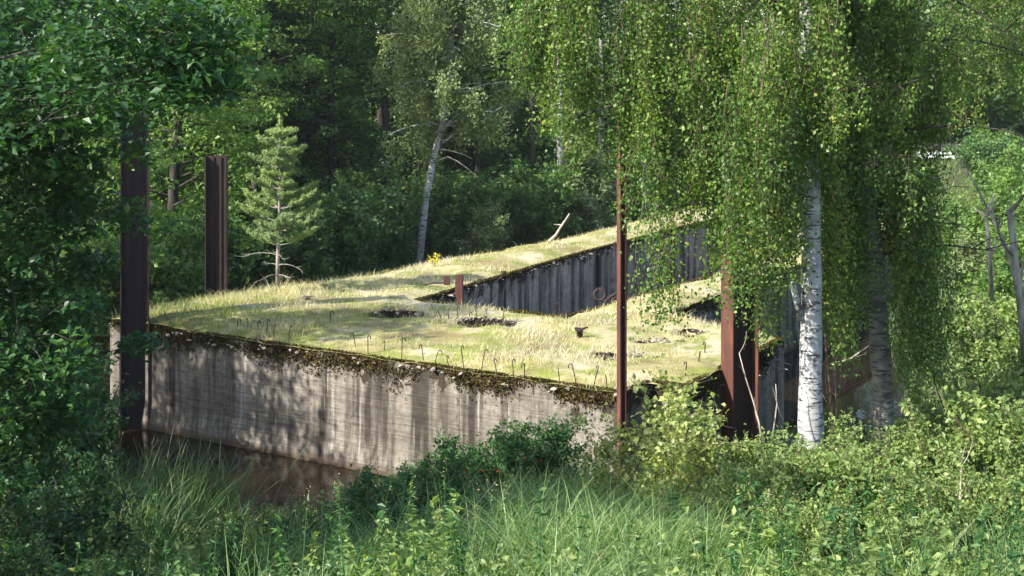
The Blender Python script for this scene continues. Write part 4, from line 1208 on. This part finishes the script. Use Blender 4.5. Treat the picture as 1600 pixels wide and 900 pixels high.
# right bank cover further off
n = 60000; Xr = r.uniform(5, 32, n); Yr = r.uniform(24, 64, n); hh = ground_h(Xr, Yr)
k_ = (hh > .02) & (Xr < Yr * .40 + 1) & ~((Yr > 44) & (Yr < 55) & (Xr < 22) & (Yr < 50 + (Xr - 11) * .6)); Xr, Yr, hh = Xr[k_], Yr[k_], hh[k_]
gb = MB(); blades(gb, np.stack([Xr, Yr, hh + .07 * patch_noise(Xr, Yr)], 1), r.uniform(.15, .45, len(Xr)), .035, .35, .8, 3, r)
tag(gb.build('meadow_grass', M['leaf_shrub']), 'tall light green grass on the right bank below the road', 'grass', kind='stuff')

def grass_clump(px, py, d, label, h=.95, n=220, spread=.28, key='gc', mat='grass', w=.016, sc=1.0, name='grass_clump', cat='grass clump', droop=1.0):
    x = (px - CX) * d / F
    def f():
        rr_ = np.random.default_rng(hash(key) % 1000 if False else sum(map(ord, key)))
        m_ = MB(); Bp = np.stack([rr_.normal(0, spread, n), rr_.normal(0, spread, n), np.full(n, -.03)], 1)
        blades(m_, Bp, rr_.uniform(.55, 1.1, n) * h, w, .35, droop, 5, rr_)
        return [('blades', m_, M[mat], False)]
    return make_thing(key, name, label, cat, None, G(x, d), random.uniform(0, 6), sc, f)
gcl = [(770, 18.2, 'broad bladed grass clump beneath the rose bush'), (850, 18.6, 'bright arching grass clump below the middle of the wall'), (930, 18.4, 'bright arching grass clump left of the pale bush'), (820, 16.2, 'large bright grass clump low in the middle'), (900, 16, 'arching bright grass clump below the pale bush on its left'), (1000, 15.2, 'grass clump at the foot of the pale bush'), (1080, 14.2, 'grass clump low and right of the pale bush'), (960, 13.2, 'grass clump at the bottom edge below the pale bush'), (760, 14, 'grass clump at the bottom edge below the rose bush'), (640, 14.2, 'shaded grass clump low left of centre'), (560, 13.6, 'shaded grass clump at the bottom left of centre'), (1130, 12.8, 'grass clump at the bottom edge left of the right shrubs'), (450, 14.5, 'shaded grass clump below the reeds'), (1560, 15, 'arching grass clump in the bottom right corner'), (1440, 14.6, 'grass clump among the right shrubs'), (300, 14, 'shaded grass clump in the lower left'), (160, 13.5, 'shaded grass clump near the bottom left corner'), (870, 12.4, 'grass clump at the very bottom centre')]
gcl += [(800, 17.4, 'sunlit grass clump just below the long pale dry stalk'), (880, 17.3, 'sunlit grass clump in the middle of the bright grass patch'), (950, 16.8, 'sunlit grass clump touching the pale bush'), (840, 14.8, 'sunlit grass clump low in the centre'), (930, 14.5, 'sunlit grass clump low right of the centre'), (1020, 14, 'sunlit grass clump low below the pale bush'), (1090, 13.2, 'sunlit grass clump near the bottom right of centre'), (820, 13.2, 'arching grass clump near the bottom centre'), (1000, 12.4, 'arching grass clump on the bottom edge right of centre'), (740, 16.4, 'half shaded grass clump in front of the rose thicket')]
for px, d, lab in gcl: grass_clump(px, 0, d, lab, sc=random.uniform(.8, 1.05))
# reeds in the left shallows
for i, (px, d, s, lab) in enumerate([(215, 21.6, 1.0, 'dark reed clump below the foot of the tallest pile'), (275, 21.2, 1.05, 'dark reed clump in front of the left part of the wall'), (318, 21.4, .95, 'dark reed clump against the open brown water'), (160, 20.6, 1.0, 'dark reed clump under the left boughs'), (250, 19.4, 1.0, 'dark reed clump in the second row of the left shore'), (330, 19.6, .7, 'lower reed clump beside the brown water'), (110, 19, 1.0, 'dark reed clump at the left edge'), (200, 18, .9, 'shaded reed clump nearest the bottom left')]):
    grass_clump(px, 0, d, lab, 1.35, 260, .34, 'reed', 'reed', .02, s, 'reed_clump', 'reeds', .55)

# ------------------------------------------------------------------ near shrubs
def sh(key, px, d, mat, h, rad, n, leaf, seed, label, sc=1.0, **k):
    x = (px - CX) * d / F
    return shrub(key, k.pop('name', 'shrub'), label, G(x, d), mat, h, rad, n, leaf, seed, None, random.uniform(0, 6), sc, **k)
roses = [(560, 18.4, .66, 'dark rose bush at the left end of the thicket by the brown water'), (640, 18.6, .74, 'dark rose bush below the wall stains'), (715, 19, .95, 'tall dark rose bush in front of the sunlit wall'), (790, 19.2, 1.02, 'highest rose bush with red hips in front of the wall'), (490, 17.6, .55, 'low dark bush left of the rose thicket'), (690, 17.2, .9, 'dark rose bush low in the middle of the thicket'), (600, 16.6, .8, 'dark bush in front of the rose thicket'), (860, 19.8, 1.1, 'grey-green dark bush between the rose bush and the pale bush'), (430, 16.4, .5, 'low shaded bush below the brown water')]
for i, (px, d, s, lab) in enumerate(roses):
    o = sh('rose', px, d, 'leaf_rose', 1.35, .8, 9000, .055, 401, lab, s, name='rose_bush', cat='rose bush', stems=16)
    if i in (2, 3, 5):
        r_ = np.random.default_rng(500 + i)
        for _ in range(14):
            a = r_.uniform(3.3, 6.1) - o.rotation_euler.z; R_ = r_.uniform(.3, .62)
            hp = MB(); rock(hp, (math.cos(a) * R_, math.sin(a) * R_, r_.uniform(.35, 1.1)), (.012, .012, .015), r_)
            hp.build('rose_hip', M['hip'], o)
hz = [(1032, 17.2, .84, 'tall pale green sunlit bush in front of the thin pole foot'), (1070, 16.6, .52, 'pale green bush below the shaded right wall'), (955, 17.6, .62, 'small pale bush leaning left of the tall pale bush'), (1055, 15.4, .72, 'lower pale bush in front of the tall pale bush'), (1165, 17, .5, 'pale leafy bush at the foot of the tall red pile')]
for px, d, s, lab in hz:
    sh('hazel', px, d, 'leaf_hazel', 2.3, .85, 2500, .088, 402, lab, s, name='pale_bush', cat='bush', stems=11, aspect=.78)
rs = [(1210, 16.5, 1.0, 'round bright shrub left of the white birch foot'), (1290, 17, 1.05, 'bright shrub at the foot of the white birch'), (1370, 17.4, 1.1, 'bright shrub in front of the second birch foot'), (1250, 14.6, .95, 'bright shrub low in front of the white birch'), (1340, 14.4, 1.0, 'bright shrub in the lower right foreground'), (1180, 13.8, .8, 'bright low shrub right of the pale bush foot'), (1450, 17.5, 1.1, 'bright shrub right of the second birch foot'), (1530, 17, 1.25, 'tall bright shrub near the right edge'), (1600, 16.5, 1.4, 'tall bright shrub cut by the right edge'), (1420, 14.8, .9, 'bright shrub under the second birch in the foreground'), (1500, 13.8, .85, 'low bright shrub in the bottom right'), (1570, 21, 1.7, 'high leafy shrub on the right bank beside the dead saplings'), (1500, 22, 1.35, 'leafy shrub on the right bank behind the hanging leaves'), (1600, 13.5, .9, 'low bright shrub in the bottom right corner'), (1270, 12.6, .6, 'small shrub at the bottom edge below the white birch'), (1380, 12.6, .6, 'small shrub at the bottom edge in the lower right'), (1625, 26, 1.9, 'tall bush on the right bank below the bare trunks'), (1545, 29, 1.6, 'distant bush on the right bank by the brown slope')]
for px, d, s, lab in rs:
    sh('rshrub', px, d, 'leaf_shrub', 1.35, .95, 9500, .055, 403, lab, s, name='shrub', cat='shrub', stems=18)
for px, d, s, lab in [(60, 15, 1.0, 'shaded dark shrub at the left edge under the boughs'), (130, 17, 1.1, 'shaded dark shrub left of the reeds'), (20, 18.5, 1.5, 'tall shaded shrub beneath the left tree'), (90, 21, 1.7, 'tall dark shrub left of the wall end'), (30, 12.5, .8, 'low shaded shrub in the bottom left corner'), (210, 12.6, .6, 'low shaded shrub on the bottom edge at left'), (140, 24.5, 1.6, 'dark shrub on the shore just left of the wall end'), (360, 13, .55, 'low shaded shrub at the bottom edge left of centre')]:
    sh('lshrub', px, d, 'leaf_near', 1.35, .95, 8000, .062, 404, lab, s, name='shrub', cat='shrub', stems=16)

# dry stalks and dead saplings
def px_path(l, d): return [W(x, y, d) for x, y in l]
stick('dry_stalk', 'long pale dry stalk leaning right in front of the rose thicket', px_path([(690, 885), (706, 850), (735, 800), (775, 752)], 15.5), .010, .005, M['deadwood'], 'stalk')
stick('dry_stalk', 'thin forked dry stalk beside the long pale stalk', px_path([(716, 880), (722, 840), (745, 790)], 15.7), .008, .004, M['deadwood'], 'stalk', 1)
stick('dead_twig', 'bare forked pale twig rising in front of the tall red pile', px_path([(1192, 700), (1186, 660), (1178, 630), (1165, 590), (1155, 552)], 18.2), .014, .006, M['deadwood'], 'twig', 3)
stick('dead_twig', 'bare pale twig right of the tall red pile foot', px_path([(1206, 690), (1211, 655), (1214, 630), (1212, 600)], 18.4), .011, .005, M['deadwood'], 'twig', 2)
stick('dead_sapling', 'bare grey broken-topped trunk at the right edge', px_path([(1603, 560), (1594, 470), (1585, 400), (1578, 330)], 22), .065, .05, M['grey_bark'], 'tree', 5, 9)
stick('dead_sapling', 'thin bare sapling leaning left near the right edge', px_path([(1600, 500), (1582, 420), (1560, 360), (1530, 300), (1492, 235)], 23), .035, .010, M['grey_bark'], 'tree', 6)
stick('dead_sapling', 'thin grey bare trunk in front of the brown slope', px_path([(1550, 470), (1546, 400), (1541, 338)], 24), .04, .03, M['grey_bark'], 'tree', 5)
stick('sapling', 'slim brown sapling stem right of the white birch trunk', px_path([(1303, 740), (1300, 640), (1290, 540), (1288, 430), (1300, 300)], 19.6), .022, .010, M['twig'], 'sapling', 7)
stick('sapling', 'slim dark sapling stem between the two near birches', px_path([(1312, 730), (1306, 620), (1304, 520), (1320, 430)], 19.9), .015, .007, M['twig'], 'sapling', 6)
stick('dead_branch', 'pale tangled dead branches on the water between the two birches', px_path([(1300, 570), (1330, 560), (1358, 540), (1390, 520)], 25.5), .02, .008, M['deadwood'], 'branch', 12)
stick('dead_branch', 'dry bare twigs in the bottom right shrubs', px_path([(1490, 870), (1495, 820), (1500, 780), (1502, 730)], 13.8), .012, .006, M['deadwood'], 'branch', 6)

# ------------------------------------------------------------------ road and guardrail on the embankment
yr = 62.0
rz_ = 3.0
tag(MB().add([(12, 63.6, rz_ + .12), (60, 58.6, rz_ + .12), (60, 66.6, rz_ + .12), (12, 71.6, rz_ + .12)], [(0, 1, 2, 3)]).build('road', M['asphalt']), kind='structure')
zg = zpix(243, 62.5)
gr = empty('guardrail', (17, 62.6, rz_), 'white steel guardrail beside the road in the far right background', 'guardrail')
prof = [(0, -.16), (.045, -.11), (.045, -.06), (.0, 0), (.045, .06), (.045, .11), (0, .16)]
V = []
xs = np.arange(0, 13.1, 1.0)
for x in xs:
    for (a, b) in prof: V.append((x, -x * .104 - a, zg - rz_ + b))
np_ = len(prof); qs = []
for i in range(len(xs) - 1):
    for j in range(np_ - 1): qs.append((i * np_ + j, (i + 1) * np_ + j, (i + 1) * np_ + j + 1, i * np_ + j + 1))
MB().add(V, qs).build('rail', M['galv'], gr)
for x in np.arange(.5, 13, 2.0):
    MB().box((x, -x * .104 + .06, (zg - rz_) / 2 - .1), (.08, .1, zg - rz_ + .2)).build('post', M['galv'], gr)

# ------------------------------------------------------------------ thin summer haze
hz_m = bpy.data.materials.new('haze_air'); hz_m.use_nodes = True
ht = hz_m.node_tree
for n_ in list(ht.nodes):
    if n_.type == 'BSDF_PRINCIPLED': ht.nodes.remove(n_)
pv = ht.nodes.new('ShaderNodeVolumePrincipled'); pv.inputs['Color'].default_value = (.85, .92, .95, 1); pv.inputs['Density'].default_value = .00025; pv.inputs['Anisotropy'].default_value = .2
ht.links.new(pv.outputs[0], [n_ for n_ in ht.nodes if n_.type == 'OUTPUT_MATERIAL'][0].inputs['Volume'])
hb = MB().box((0, 0, 12.5), (900, 1400, 29.0)).build('haze', hz_m)
hb.location = (0, 100, 0)
hb['kind'] = 'stuff'; hb['label'] = 'thin pale summer haze in the forest clearing'; hb['category'] = 'haze'
SC.cycles.volume_bounces = 0
